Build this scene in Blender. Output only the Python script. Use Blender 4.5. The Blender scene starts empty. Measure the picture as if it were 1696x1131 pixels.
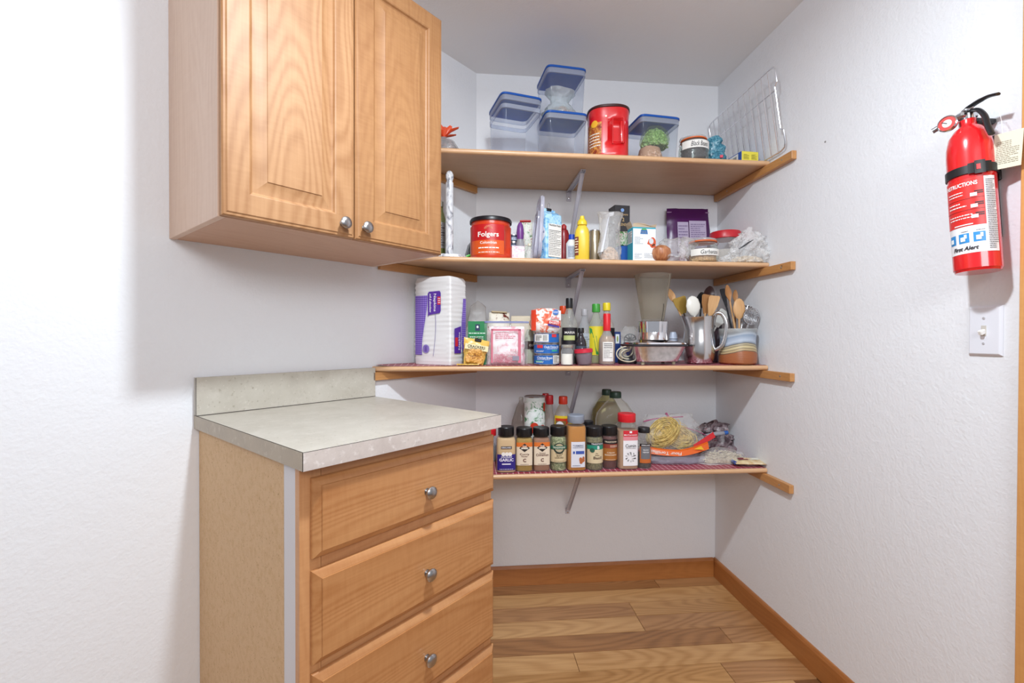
import bpy, bmesh, math, random
from mathutils import Vector, Matrix, noise
random.seed(7)
C = bpy.context.scene.collection
PI = math.pi
SR = math.sqrt(.5)
def R(d): return math.radians(d)
def hx(h, a=1.0):
    h = h.lstrip('#'); o = []
    for i in (0, 2, 4):
        c = int(h[i:i+2], 16)/255
        o.append(c/12.92 if c <= .04045 else ((c+.055)/1.055)**2.4)
    return (*o, a)

# ------------------------------------------------------------------ camera, world, lights
CX, CY, CZ, FPX, YAW, PITCH, ROLL = -1.2234, -2.1784, 1.1915, 756.6, R(5.2166), R(-.5118), R(.1624)
cF = Vector((math.sin(YAW)*math.cos(PITCH), math.cos(YAW)*math.cos(PITCH), math.sin(PITCH)))
cR0 = Vector((math.cos(YAW), -math.sin(YAW), 0)); cU0 = cR0.cross(cF)
cR = cR0*math.cos(ROLL)+cU0*math.sin(ROLL); cU = -cR0*math.sin(ROLL)+cU0*math.cos(ROLL)
cd = bpy.data.cameras.new('camera'); cam = bpy.data.objects.new('camera', cd); C.objects.link(cam)
cd.sensor_width = 36; cd.lens = FPX/1696*36; cd.clip_start = .02; cd.clip_end = 60
M = Matrix((cR, cU, -cF)).transposed().to_4x4(); M.translation = (CX, CY, CZ); cam.matrix_world = M
bpy.context.scene.camera = cam

w = bpy.data.worlds.new('world'); bpy.context.scene.world = w; w.use_nodes = True
w.node_tree.nodes['Background'].inputs[0].default_value = (.90, .93, 1, 1)
w.node_tree.nodes['Background'].inputs[1].default_value = .42
def light(name, kind, loc, power, col, size=.1, rot=None, sy=None):
    d = bpy.data.lights.new(name, kind); o = bpy.data.objects.new(name, d); C.objects.link(o)
    d.energy = power; d.color = col; o.location = loc
    if kind == 'AREA':
        d.size = size; d.shape = 'DISK'
        if sy: d.shape = 'RECTANGLE'; d.size_y = sy
    else: d.shadow_soft_size = size
    if rot: o.rotation_euler = rot
    return o
light('pantry_ceiling_lamp', 'AREA', (-1.06, -1.55, 2.36), 30, (.84, .93, 1), .11)
light('pantry_lamp_glow', 'POINT', (-1.06, -1.55, 2.32), 6, (.84, .93, 1), .06)
light('camera_side_fill', 'AREA', (-.9, -3.7, 2.2), 39, (.95, .97, 1), 1.6, (R(80), 0, 0), .7)  # added fill light behind the camera, lifts the upper back wall and ceiling
vs = bpy.context.scene.view_settings
vs.view_transform = 'Standard'; vs.look = 'None'; vs.gamma = 1; vs.use_curve_mapping = False; vs.exposure = 0.0

# ------------------------------------------------------------------ placing: photo measurement -> world point on the plane y = const
def W(px, py, y):
    d = cF + cR*((px-848)/FPX) - cU*((py-565.5)/FPX)
    t = (y-CY)/d.y
    return Vector((CX, CY, CZ)) + d*t
def X(px, y, py=450): return W(px, py, y).x
def Zp(py, y, px=950): return W(px, py, y).z
def wx(px0, px1, y, py=450):
    a, b = X(px0, y, py), X(px1, y, py); return (a+b)/2, b-a
XC, H = -1.1966, 2.44
D, CL, TH, CLH = .4041, .5566, .0204, .0326
ZS = {1: 1.9202, 2: 1.5033, 3: 1.0797, 4: .6548}
def front_place(pxL, pxR, y, rot, depth, py=450):
    """centre and width of a box whose front-left edge stands at pxL, depth y, turned by rot degrees"""
    A = W(pxL, py, y); u = Vector((math.cos(R(rot)), math.sin(R(rot))))
    lo, hi = 0.001, 1.5
    for _ in range(40):
        m = (lo+hi)/2; q = Vector((A.x+u.x*m, A.y+u.y*m, A.z))-Vector((CX, CY, CZ))
        if 848+FPX*q.dot(cR)/q.dot(cF) < pxR: lo = m
        else: hi = m
    p = Vector((-u.y, u.x)); c = Vector((A.x, A.y)) + u*lo/2 + p*depth/2
    return c.x, c.y, lo

# ------------------------------------------------------------------ materials
_m = {}
def nt(name):
    m = bpy.data.materials.new(name); m.use_nodes = True
    return m, m.node_tree.nodes, m.node_tree.links, m.node_tree.nodes['Principled BSDF']
def mat(col, rough=.5, metal=0, spec=.5, bump=0, bs=200, vary=0, coat=0, name=None):
    k = (col, rough, metal, spec, bump, bs, vary, coat)
    if k in _m: return _m[k]
    m, n, l, p = nt(name or 'surface_'+col.strip('#'))
    p.inputs['Base Color'].default_value = hx(col); p.inputs['Roughness'].default_value = rough
    p.inputs['Metallic'].default_value = metal; p.inputs['Specular IOR Level'].default_value = spec
    p.inputs['Coat Weight'].default_value = coat
    t = n.new('ShaderNodeTexCoord')
    if bump or vary:
        no = n.new('ShaderNodeTexNoise'); no.inputs['Scale'].default_value = bs; no.inputs['Detail'].default_value = 4
        l.new(t.outputs['Object'], no.inputs['Vector'])
    if bump:
        b = n.new('ShaderNodeBump'); b.inputs['Strength'].default_value = bump; b.inputs['Distance'].default_value = .002
        l.new(no.outputs['Fac'], b.inputs['Height']); l.new(b.outputs['Normal'], p.inputs['Normal'])
    if vary:
        r = n.new('ShaderNodeValToRGB'); c = hx(col)
        r.color_ramp.elements[0].position = .35; r.color_ramp.elements[1].position = .65
        r.color_ramp.elements[0].color = (*[x*(1-vary) for x in c[:3]], 1)
        r.color_ramp.elements[1].color = (*[min(1, x*(1+vary)) for x in c[:3]], 1)
        l.new(no.outputs['Fac'], r.inputs['Fac']); l.new(r.outputs['Color'], p.inputs['Base Color'])
    _m[k] = m; return m
def clear(tint='#ffffff', body=.12, rough=.08, bump=0, bs=40, bodycol='#ffffff'):
    k = ('clear', tint, body, rough, bump, bs, bodycol)
    if k in _m: return _m[k]
    m, n, l, p = nt('clear_'+tint.strip('#'))
    p.inputs['Base Color'].default_value = hx(bodycol); p.inputs['Roughness'].default_value = rough
    p.inputs['Specular IOR Level'].default_value = .6
    tr = n.new('ShaderNodeBsdfTransparent'); tr.inputs[0].default_value = hx(tint)
    fr = n.new('ShaderNodeLayerWeight'); fr.inputs[0].default_value = .15
    ma = n.new('ShaderNodeMath'); ma.operation = 'MULTIPLY_ADD'; ma.inputs[1].default_value = .38; ma.inputs[2].default_value = body
    l.new(fr.outputs['Fresnel'], ma.inputs[0])
    mx = n.new('ShaderNodeMixShader'); l.new(ma.outputs[0], mx.inputs[0]); l.new(tr.outputs[0], mx.inputs[1]); l.new(p.outputs[0], mx.inputs[2])
    l.new(mx.outputs[0], n['Material Output'].inputs[0])
    if bump:
        t = n.new('ShaderNodeTexCoord'); no = n.new('ShaderNodeTexNoise'); no.inputs['Scale'].default_value = bs; no.inputs['Detail'].default_value = 3
        l.new(t.outputs['Object'], no.inputs['Vector'])
        b = n.new('ShaderNodeBump'); b.inputs['Strength'].default_value = bump; b.inputs['Distance'].default_value = .01
        l.new(no.outputs['Fac'], b.inputs['Height']); l.new(b.outputs['Normal'], p.inputs['Normal'])
    _m[k] = m; return m
def wood(name, dark, lite, axis='Z', rough=.4, scale=1.0, curl=.3, fine=.35, coat=.2, ring=.5, var=0):
    """long grain along axis, cathedral figure, fine pores, cross-grain curl"""
    m, n, l, p = nt(name); t = n.new('ShaderNodeTexCoord')
    src = t.outputs['Object']
    if var:
        oi = n.new('ShaderNodeObjectInfo'); va = n.new('ShaderNodeVectorMath'); va.operation = 'ADD'
        mu = n.new('ShaderNodeMath'); mu.operation = 'MULTIPLY'; mu.inputs[1].default_value = .42
        l.new(oi.outputs['Random'], mu.inputs[0]); l.new(mu.outputs[0], va.inputs[1]); l.new(src, va.inputs[0]); src = va.outputs[0]
    def mapped(s):
        mp = n.new('ShaderNodeMapping'); mp.inputs['Scale'].default_value = s; l.new(src, mp.inputs['Vector']); return mp.outputs[0]
    ai = 'XYZ'.index(axis)
    def sc(along, across): v = [across*scale]*3; v[ai] = along*scale; return v
    n1 = n.new('ShaderNodeTexNoise'); n1.inputs['Scale'].default_value = 1; n1.inputs['Detail'].default_value = 1.5; n1.inputs['Distortion'].default_value = .25
    l.new(mapped(sc(.7, 5)), n1.inputs['Vector'])
    mm = n.new('ShaderNodeMath'); mm.operation = 'MULTIPLY'; mm.inputs[1].default_value = 95; l.new(n1.outputs['Fac'], mm.inputs[0])
    sn = n.new('ShaderNodeMath'); sn.operation = 'SINE'; l.new(mm.outputs[0], sn.inputs[0])
    n2 = n.new('ShaderNodeTexNoise'); n2.inputs['Scale'].default_value = 1; n2.inputs['Detail'].default_value = 6
    l.new(mapped(sc(7, 170)), n2.inputs['Vector'])
    n3 = n.new('ShaderNodeTexNoise'); n3.inputs['Scale'].default_value = 1; n3.inputs['Detail'].default_value = 2; n3.inputs['Distortion'].default_value = .8
    l.new(mapped(sc(95, 16)), n3.inputs['Vector'])
    n4 = n.new('ShaderNodeTexNoise'); n4.inputs['Scale'].default_value = 1; n4.inputs['Detail'].default_value = 2
    l.new(mapped(sc(1.2, 5)), n4.inputs['Vector'])
    pw_ = n.new('ShaderNodeMath'); pw_.operation = 'POWER'; pw_.inputs[1].default_value = 3
    ab = n.new('ShaderNodeMath'); ab.operation = 'ABSOLUTE'; l.new(sn.outputs[0], ab.inputs[0]); l.new(ab.outputs[0], pw_.inputs[0])
    def madd(a, k, b):
        q = n.new('ShaderNodeMath'); q.operation = 'MULTIPLY_ADD'; q.inputs[1].default_value = k; l.new(a, q.inputs[0])
        if isinstance(b, float): q.inputs[2].default_value = b
        else: l.new(b, q.inputs[2])
        return q.outputs[0]
    a = madd(pw_.outputs[0], -.20*ring, .5+.08*ring)
    a = madd(n2.outputs['Fac'], fine, a); a = madd(n3.outputs['Fac'], curl, a); a = madd(n4.outputs['Fac'], .7, a)
    mid = .5+.5*fine+.5*curl+.35
    mr = n.new('ShaderNodeMapRange'); mr.inputs['From Min'].default_value = mid-.33; mr.inputs['From Max'].default_value = mid+.33
    l.new(a, mr.inputs['Value'])
    mx = n.new('ShaderNodeMix'); mx.data_type = 'RGBA'; l.new(mr.outputs[0], mx.inputs['Factor'])
    mx.inputs['A'].default_value = hx(dark); mx.inputs['B'].default_value = hx(lite)
    l.new(mx.outputs['Result'], p.inputs['Base Color'])
    p.inputs['Roughness'].default_value = rough; p.inputs['Coat Weight'].default_value = coat; p.inputs['Coat Roughness'].default_value = .25
    b = n.new('ShaderNodeBump'); b.inputs['Strength'].default_value = .06; b.inputs['Distance'].default_value = .001
    l.new(n2.outputs['Fac'], b.inputs['Height']); l.new(b.outputs['Normal'], p.inputs['Normal'])
    return m
def speckle(name, base, cols, scale, rough=.6, bump=.05):
    """base colour with clouds and flecks; cols = [(colour, noise scale, threshold, softness)]"""
    m, n, l, p = nt(name); t = n.new('ShaderNodeTexCoord'); cur = None
    for c, s, th, so in cols:
        no = n.new('ShaderNodeTexNoise'); no.inputs['Scale'].default_value = s*scale; no.inputs['Detail'].default_value = 5; no.inputs['Roughness'].default_value = .65
        l.new(t.outputs['Object'], no.inputs['Vector'])
        mr = n.new('ShaderNodeMapRange'); mr.inputs['From Min'].default_value = th; mr.inputs['From Max'].default_value = th+so; l.new(no.outputs['Fac'], mr.inputs['Value'])
        mx = n.new('ShaderNodeMix'); mx.data_type = 'RGBA'; l.new(mr.outputs[0], mx.inputs['Factor'])
        if cur is None: mx.inputs['A'].default_value = hx(base)
        else: l.new(cur, mx.inputs['A'])
        mx.inputs['B'].default_value = hx(c); cur = mx.outputs['Result']
    l.new(cur, p.inputs['Base Color']); p.inputs['Roughness'].default_value = rough
    b = n.new('ShaderNodeBump'); b.inputs['Strength'].default_value = bump; b.inputs['Distance'].default_value = .001
    l.new(no.outputs['Fac'], b.inputs['Height']); l.new(b.outputs['Normal'], p.inputs['Normal'])
    return m
def plaster(name, col, strength=.35):
    m, n, l, p = nt(name); t = n.new('ShaderNodeTexCoord')
    p.inputs['Base Color'].default_value = hx(col); p.inputs['Roughness'].default_value = .55
    no = n.new('ShaderNodeTexNoise'); no.inputs['Scale'].default_value = 120; no.inputs['Detail'].default_value = 3
    n2 = n.new('ShaderNodeTexNoise'); n2.inputs['Scale'].default_value = 35; n2.inputs['Detail'].default_value = 2
    l.new(t.outputs['Object'], no.inputs['Vector']); l.new(t.outputs['Object'], n2.inputs['Vector'])
    ad = n.new('ShaderNodeMath'); ad.operation = 'ADD'; l.new(no.outputs['Fac'], ad.inputs[0]); l.new(n2.outputs['Fac'], ad.inputs[1])
    b = n.new('ShaderNodeBump'); b.inputs['Strength'].default_value = strength; b.inputs['Distance'].default_value = .003
    l.new(ad.outputs[0], b.inputs['Height']); l.new(b.outputs['Normal'], p.inputs['Normal'])
    return m
def gingham(name, p0, dark, mid, lite, line=.22):
    m, n, l, p = nt(name); t = n.new('ShaderNodeTexCoord'); s = n.new('ShaderNodeSeparateXYZ'); l.new(t.outputs['Object'], s.inputs[0])
    out = []
    for ax in p0[1]:
        a = n.new('ShaderNodeMath'); a.operation = 'MULTIPLY'; a.inputs[1].default_value = 1/p0[0]; l.new(s.outputs[ax], a.inputs[0])
        f = n.new('ShaderNodeMath'); f.operation = 'FRACT'; l.new(a.outputs[0], f.inputs[0])
        g = n.new('ShaderNodeMath'); g.operation = 'LESS_THAN'; g.inputs[1].default_value = line; l.new(f.outputs[0], g.inputs[0]); out.append(g.outputs[0])
    ad = n.new('ShaderNodeMath'); ad.operation = 'ADD'; l.new(out[0], ad.inputs[0]); l.new(out[1], ad.inputs[1])
    hf = n.new('ShaderNodeMath'); hf.operation = 'MULTIPLY'; hf.inputs[1].default_value = .5; l.new(ad.outputs[0], hf.inputs[0])
    r = n.new('ShaderNodeValToRGB'); r.color_ramp.interpolation = 'CONSTANT'
    e = r.color_ramp.elements; e[0].position = 0; e[0].color = hx(dark); e[1].position = .4; e[1].color = hx(mid)
    q = e.new(.9); q.color = hx(lite)
    l.new(hf.outputs[0], r.inputs['Fac']); l.new(r.outputs['Color'], p.inputs['Base Color']); p.inputs['Roughness'].default_value = .35
    return m
def blotch(name, cols, scale=30, rough=.4, dist=1.5, stretch=(1, 1, 1), pos=None, metal=0):
    """printed or glazed surface in several colours"""
    m, n, l, p = nt(name); t = n.new('ShaderNodeTexCoord'); mp = n.new('ShaderNodeMapping'); mp.inputs['Scale'].default_value = stretch
    l.new(t.outputs['Object'], mp.inputs['Vector'])
    no = n.new('ShaderNodeTexNoise'); no.inputs['Scale'].default_value = scale; no.inputs['Distortion'].default_value = dist; no.inputs['Detail'].default_value = 3
    l.new(mp.outputs[0], no.inputs['Vector']); r = n.new('ShaderNodeValToRGB'); e = r.color_ramp.elements
    k = len(cols); ps = pos or [.3+.4*i/(k-1) for i in range(k)]
    e[0].position = ps[0]; e[0].color = hx(cols[0]); e[1].position = ps[-1]; e[1].color = hx(cols[-1])
    for i in range(1, k-1): q = e.new(ps[i]); q.color = hx(cols[i])
    l.new(no.outputs['Fac'], r.inputs['Fac']); l.new(r.outputs['Color'], p.inputs['Base Color'])
    p.inputs['Roughness'].default_value = rough; p.inputs['Metallic'].default_value = metal
    return m

WALL = plaster('wall_paint', '#eceef2'); CEIL = plaster('ceiling_paint', '#f4f4f4', .15)
MAPLE_V = wood('maple_upright', '#c98b50', '#ecc28c', 'Z', .36, 1, .34)
MAPLE_H = wood('maple_lengthwise', '#a96e3e', '#c99361', 'X', .36, 1, .28, .35, .25, 1.0)
MAPLE_RAW = wood('maple_side_panel', '#cba68c', '#e6cab4', 'Z', .45, .9, .15, ring=.4)
FRAME_W = wood('face_frame_wood', '#b87c4c', '#dba674', 'Z', .4, 1.2, .2)
SHELFW = wood('shelf_laminate', '#b08a68', '#cfa985', 'X', .45, 1.6, .1, .6, 0, .1)
EDGEW = wood('shelf_edging', '#c89a70', '#e3bb92', 'X', .4, 1.2, .1, .4)
CLEATW = wood('cleat_pine', '#b27a42', '#d39b60', 'Y', .45, 1.4, .1, .4)
BASEW = wood('baseboard_wood', '#96592a', '#b9783f', 'X', .38, 1, .12, .4)
BASEWY = wood('baseboard_wood_long', '#96592a', '#b9783f', 'Y', .38, 1, .12, .4)
PART = speckle('particle_board', '#d6b48c', [('#c9a476', 60, .45, .3), ('#a67f52', 210, .62, .04), ('#ddc094', 160, .62, .06)], 1, .7)
LAM = speckle('stone_laminate', '#bfb9ad', [('#b0a99c', 7, .40, .35), ('#c8c2b7', 22, .50, .25), ('#9d9484', 90, .60, .12), ('#d0cbc1', 120, .62, .1)], 1, .33, .02)
STEEL = mat('#c9c9cc', .22, 1); CHROME = mat('#e6e6ea', .12, 1); NICKEL = mat('#b5b3b3', .28, 1)
WIREM = mat('#e6e6ea', .25, .9); BRK = mat('#cbc9d2', .4)
BLK = mat('#16161a', .38); WHT = mat('#eeeef0', .4); PAPER = mat('#e9e7e2', .6); INK = mat('#26242a', .6)
RED = mat('#d6161d', .28, coat=.5); SEAM = mat('#3a322c', .7)

# ------------------------------------------------------------------ geometry
class Form:
    """front of a body: half width rx, half depth ry, superellipse n (None: flat)"""
    def __init__(s, rx, ry=None, n=2): s.rx, s.ry, s.n = rx, ry if ry is not None else rx, n
    def y(s, x, off):
        if s.n is None: return -s.ry-off
        a, b = s.rx+off, s.ry+off
        return -b*max(0, 1-min(1, abs(x)/a)**s.n)**(1/s.n)
_tc = {}
def glyphs(txt, bold=0):
    k = (txt, bold)
    if k not in _tc:
        cu = bpy.data.curves.new('t', 'FONT'); cu.body = txt; cu.size = 1; cu.resolution_u = 2; cu.offset = bold
        o = bpy.data.objects.new('t', cu); C.objects.link(o)
        dg = bpy.context.evaluated_depsgraph_get(); me = o.evaluated_get(dg).to_mesh()
        v = [(q.co.x, q.co.y) for q in me.vertices]; f = [tuple(p.vertices) for p in me.polygons]
        o.evaluated_get(dg).to_mesh_clear(); bpy.data.objects.remove(o); bpy.data.curves.remove(cu)
        x0, x1 = min(a for a, b in v), max(a for a, b in v); y0, y1 = min(b for a, b in v), max(b for a, b in v)
        v = [((a-(x0+x1)/2)/(x1-x0), (b-(y0+y1)/2)/(y1-y0)) for a, b in v]
        _tc[k] = (v, f, (x1-x0)/(y1-y0))
    return _tc[k]
class G:
    def __init__(s): s.v = []; s.f = []
    def add(s, v, f, M=None):
        b = len(s.v); s.v += [tuple(M @ Vector(q)) if M else tuple(q) for q in v]; s.f += [tuple(i+b for i in q) for q in f]; return s
    def box(s, c, d, bev=0, M=None, seg=1):
        x, y, z = [a/2 for a in d]
        if not bev:
            v = [(c[0]+i*x, c[1]+j*y, c[2]+k*z) for i in (-1, 1) for j in (-1, 1) for k in (-1, 1)]
            return s.add(v, [(0, 1, 3, 2), (4, 6, 7, 5), (0, 4, 5, 1), (2, 3, 7, 6), (0, 2, 6, 4), (1, 5, 7, 3)], M)
        bm = bmesh.new(); bmesh.ops.create_cube(bm, size=1)
        for q in bm.verts: q.co = Vector((c[0]+q.co.x*d[0], c[1]+q.co.y*d[1], c[2]+q.co.z*d[2]))
        bmesh.ops.bevel(bm, geom=bm.edges[:], offset=bev, segments=seg, affect='EDGES', profile=.5)
        bm.verts.index_update(); s.add([q.co[:] for q in bm.verts], [[q.index for q in f.verts] for f in bm.faces], M); bm.free(); return s
    def lathe(s, prof, seg=28, ky=1, c=(0, 0, 0), M=None, capb=True, capt=True, n=2, wob=None):
        v = []; f = []
        for i, p in enumerate(prof):
            r, z = p[0], p[1]; e = p[2] if len(p) > 2 else n
            for k in range(seg):
                a = 2*PI*(k+.5)/seg; cs, sn = math.cos(a), math.sin(a)
                x = math.copysign(abs(cs)**(2/e), cs)*r; y = math.copysign(abs(sn)**(2/e), sn)*r*(p[3] if len(p) > 3 else ky)
                if wob: dx, dy, dz = wob(x, y, z); x += dx; y += dy; zz = z+dz
                else: zz = z
                v.append((c[0]+x, c[1]+y, c[2]+zz))
        m = len(prof)
        for i in range(m-1):
            for k in range(seg):
                k2 = (k+1) % seg; f.append((i*seg+k, i*seg+k2, (i+1)*seg+k2, (i+1)*seg+k))
        if capb: f.append(tuple(range(seg))[::-1])
        if capt: f.append(tuple((m-1)*seg+k for k in range(seg)))
        return s.add(v, f, M)
    def tube(s, pts, r, seg=8, closed=False, flat=1, M=None, caps=True):
        pts = [Vector(p) for p in pts]; m = len(pts); v = []; f = []; up = None
        for i, p in enumerate(pts):
            a = pts[(i-1) % m] if (i or closed) else p; b = pts[(i+1) % m] if (i < m-1 or closed) else p
            t = (b-a).normalized()
            if up is None:
                up = Vector((0, 0, 1)) if abs(t.z) < .9 else Vector((0, 1, 0))
            sd = t.cross(up).normalized(); up = sd.cross(t).normalized()
            rr = r[i] if isinstance(r, (list, tuple)) else r
            for k in range(seg):
                q = 2*PI*k/seg; v.append(p+sd*math.cos(q)*rr+up*math.sin(q)*rr*flat)
        for i in range(m if closed else m-1):
            j = (i+1) % m
            for k in range(seg):
                k2 = (k+1) % seg; f.append((i*seg+k, i*seg+k2, j*seg+k2, j*seg+k))
        if not closed and caps: f.append(tuple(range(seg))[::-1]); f.append(tuple((m-1)*seg+k for k in range(seg)))
        return s.add(v, f, M)
    def rings(s, w, h, loops, back=0, M=None):
        """raised rectangular plate in the x-z plane, front to -y; loops (inset, outward)"""
        v = []; f = []
        for ins, o in [(0, back)]+loops:
            a, b = w/2-ins, h/2-ins; v += [(-a, -o, -b), (a, -o, -b), (a, -o, b), (-a, -o, b)]
        m = len(loops)+1
        for i in range(m-1):
            for k in range(4): k2 = (k+1) % 4; f.append((i*4+k, i*4+k2, i*4+4+k2, i*4+4+k))
        f.append((3, 2, 1, 0)); f.append(tuple((m-1)*4+k for k in range(4)))
        return s.add(v, f, M)
    def patch(s, fm, x0, x1, z0, z1, off=.0006, nx=12, M=None, lo=None, hi=None):
        v = []; f = []
        for i in range(nx+1):
            t = i/nx; x = (x0+x1)/2-(x1-x0)/2*math.cos(PI*t) if fm.n else x0+(x1-x0)*t
            a = z0 if lo is None else lo(t if not fm.n else (x-x0)/(x1-x0)); b = z1 if hi is None else hi(t if not fm.n else (x-x0)/(x1-x0))
            y = fm.y(x, off); v += [(x, y, a), (x, y, b)]
        for i in range(nx): f.append((2*i, 2*i+2, 2*i+3, 2*i+1))
        return s.add(v, f, M)
    def oval(s, fm, cx, cz, rx, rz, off=.0009, M=None):
        n = 14; v = []; f = []
        for i in range(n+1):
            q = PI*i/n; x = cx-rx*math.cos(q); h = rz*math.sin(q); y = fm.y(x, off); v += [(x, y, cz-h), (x, y, cz+h)]
        for i in range(n): f.append((2*i, 2*i+2, 2*i+3, 2*i+1))
        return s.add(v, f, M)
    def poly(s, fm, pts, off=.001, M=None):
        return s.add([(x, fm.y(x, off), z) for x, z in pts], [tuple(range(len(pts)))], M)
    def text(s, fm, txt, cx, cz, w=None, h=None, off=.0014, rot=0, bold=.012, slant=0, M=None):
        v, f, asp = glyphs(txt, bold)
        if w is None: w = h*asp
        if h is None: h = w/asp
        c, sn = math.cos(R(rot)), math.sin(R(rot)); o = []
        for a, b in v:
            x, z = a*w+b*h*slant, b*h; x, z = x*c-z*sn, x*sn+z*c
            o.append((cx+x, fm.y(cx+x, off), cz+z))
        return s.add(o, f, M)
    def lines(s, fm, x0, x1, z0, z1, n, off=.0014, seed=1, M=None, th=.4):
        rn = random.Random(seed); dz = (z1-z0)/n
        for i in range(n):
            z = z0+(i+.5)*dz; x = x0; end = x1-(x1-x0)*rn.choice((0, 0, .1, .35))
            while x < end:
                L = min((x1-x0)*rn.uniform(.06, .2), end-x); s.patch(fm, x, x+L, z-dz*th/2, z+dz*th/2, off, 2, M); x += L+(x1-x0)*.03
        return s
    def obj(s, name, m, parent=None, smooth=35, loc=None, rot=None):
        me = bpy.data.meshes.new(name); me.from_pydata(s.v, [], s.f); me.update()
        o = bpy.data.objects.new(name, me); C.objects.link(o); me.materials.append(m)
        if smooth:
            for p in me.polygons: p.use_smooth = True
            me.set_sharp_from_angle(angle=R(smooth))
        if parent: o.parent = parent
        if loc: o.location = loc
        if rot: o.rotation_euler = rot
        return o
def tag(o, label, cat, group=None, kind=None):
    if label: o['label'] = label
    if cat: o['category'] = cat
    if group: o['group'] = group
    if kind: o['kind'] = kind
    return o
def thing(name, label, cat, loc=(0, 0, 0), rz=0, group=None, rx=0, ry=0):
    o = bpy.data.objects.new(name, None); C.objects.link(o); o.empty_display_size = .05
    o.location = loc; o.rotation_euler = (R(rx), R(ry), R(rz)); return tag(o, label, cat, group)
def struct(o): o['kind'] = 'structure'; return o
def MT(x=0, y=0, z=0, rx=0, ry=0, rz=0):
    return Matrix.Translation((x, y, z)) @ Matrix.Rotation(R(rz), 4, 'Z') @ Matrix.Rotation(R(ry), 4, 'Y') @ Matrix.Rotation(R(rx), 4, 'X')
def slab(pts, z0, z1):
    g = G(); n = len(pts)
    g.add([(x, y, z0) for x, y in pts]+[(x, y, z1) for x, y in pts],
          [tuple(range(n))[::-1], tuple(range(n, 2*n))]+[(i, (i+1) % n, n+(i+1) % n, n+i) for i in range(n)]); return g

# ------------------------------------------------------------------ the room
def L45(s, n): return (XC-s*SR+n*SR, -s*SR-n*SR)
SL = 3.3
struct(slab([(XC-.1, .1), (.1, .1), (.1, 0), (XC, 0)], 0, H).obj('wall_back', WALL, smooth=0))
struct(slab([(0, 0), (.1, 0), (.1, -1.285), (0, -1.285)], 0, H).obj('wall_right', WALL, smooth=0))
a, b = L45(0, 0), L45(SL, 0); struct(slab([a, (a[0]-.1, .1), (b[0]-.1, b[1]+.1), b], 0, H).obj('wall_left', WALL, smooth=0))
struct(slab([(-3.9, .1), (.9, .1), (.9, -2.9), (-3.9, -2.9)], H, H+.1).obj('ceiling', CEIL, smooth=0))
fl = slab([(-4.2, .1), (1.2, .1), (1.2, -4.4), (-4.2, -4.4)], -.06, -.004).obj('floor', mat('#7a4f2c', .6), smooth=0); struct(fl)
# planks: strips 0.1 m deep laid along the back wall, visible joints where the photo shows them
def plankmat(i, dark, lite):
    return wood('plank_finish_%d' % i, dark, lite, 'X', .34, .9, .02, .5, .15, 1.1, var=1)
PM = [plankmat(0, '#7d5330', '#b07d4e'), plankmat(1, '#a97a48', '#d3a672'), plankmat(2, '#8c5f38', '#c19060'), plankmat(3, '#9a6c3c', '#cc9c66')]
rows = [(0, -.085, [(-.32, 0, 2)]), (-.085, -.187, [(None, 1, 1)]), (-.187, -.288, [(-.51, 2, 3)]), (-.288, -.388, [(-.512, 1, 2)]),
        (-.388, -.49, [(-.2, 0, 2)]), (-.49, -.588, [(-.833, 1, 1)]), (-.588, -.69, [(-.308, 3, 2)])]
y = -.69; k = 0
while y > -2.3:
    rows.append((y, y-.101, [(-.9+.55*((k*7) % 5)/2.5-.4, k % 4, (k+1) % 4)])); y -= .101; k += 1
for i, (y0, y1, js) in enumerate(rows):
    j, ma, mb = js[0]
    xl = XC+y1*1.0-.02; xr = -.008 if y1 > -1.27 else .8
    segs = [(xl, j, ma), (j, xr, mb)] if j is not None else [(xl, xr, ma)]
    if y1 < -.7:
        xl2 = max(-3.4, xl); segs = [(xl2, j-1.2, (mb+2) % 4)] if xl2 < j-1.25 else []
        segs += [(max(xl2, j-1.2), j, ma), (j, min(xr, j+1.2), mb)]
    for (p, q, mi) in segs:
        g = G(); e = .0005; X0, X1, Y0, Y1 = p+e, q-e, y1+e, y0-e; c = .0008
        g.add([(X0, Y0, -.004), (X1, Y0, -.004), (X1, Y1, -.004), (X0, Y1, -.004), (X0+c, Y0+c, 0), (X1-c, Y0+c, 0), (X1-c, Y1-c, 0), (X0+c, Y1-c, 0)],
              [(4, 5, 6, 7), (0, 1, 5, 4), (1, 2, 6, 5), (2, 3, 7, 6), (3, 0, 4, 7)])
        g.obj('plank', PM[mi], fl, smooth=0)
# baseboards and the door casing
def bboard(name, L, m, loc, rz):
    g = G(); h = .093; t = .011
    prof = [(0, 0), (-t, 0), (-t, h-.012), (-t+.003, h-.004), (-t+.006, h), (0, h)]
    v = [(0, y, z) for y, z in prof]+[(L, y, z) for y, z in prof]; n = len(prof)
    g.add(v, [tuple(range(n))[::-1], tuple(range(n, 2*n))]+[(i, (i+1) % n, n+(i+1) % n, n+i) for i in range(n)])
    return struct(g.obj(name, m, smooth=0, loc=loc, rot=(0, 0, R(rz))))
bboard('baseboard_back', -XC-.012, BASEW, (XC, 0, .0005), 0)
bboard('baseboard_right', 1.267, BASEW, (0, -.0005, .0005), -90)
g = G(); g.box((-.009, -1.318, 1.06), (.018, .088, 2.12), .003); g.box((.05, -1.295, 1.06), (.1, .02, 2.12)); struct(g.obj('trim_1', wood('casing_wood', '#c98a4c', '#e0a766', 'Z', .4)))
struct(G().box((.05, -1.9, 2.16), (.13, 1.26, .08), .003).obj('trim_2', BASEWY))

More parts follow.
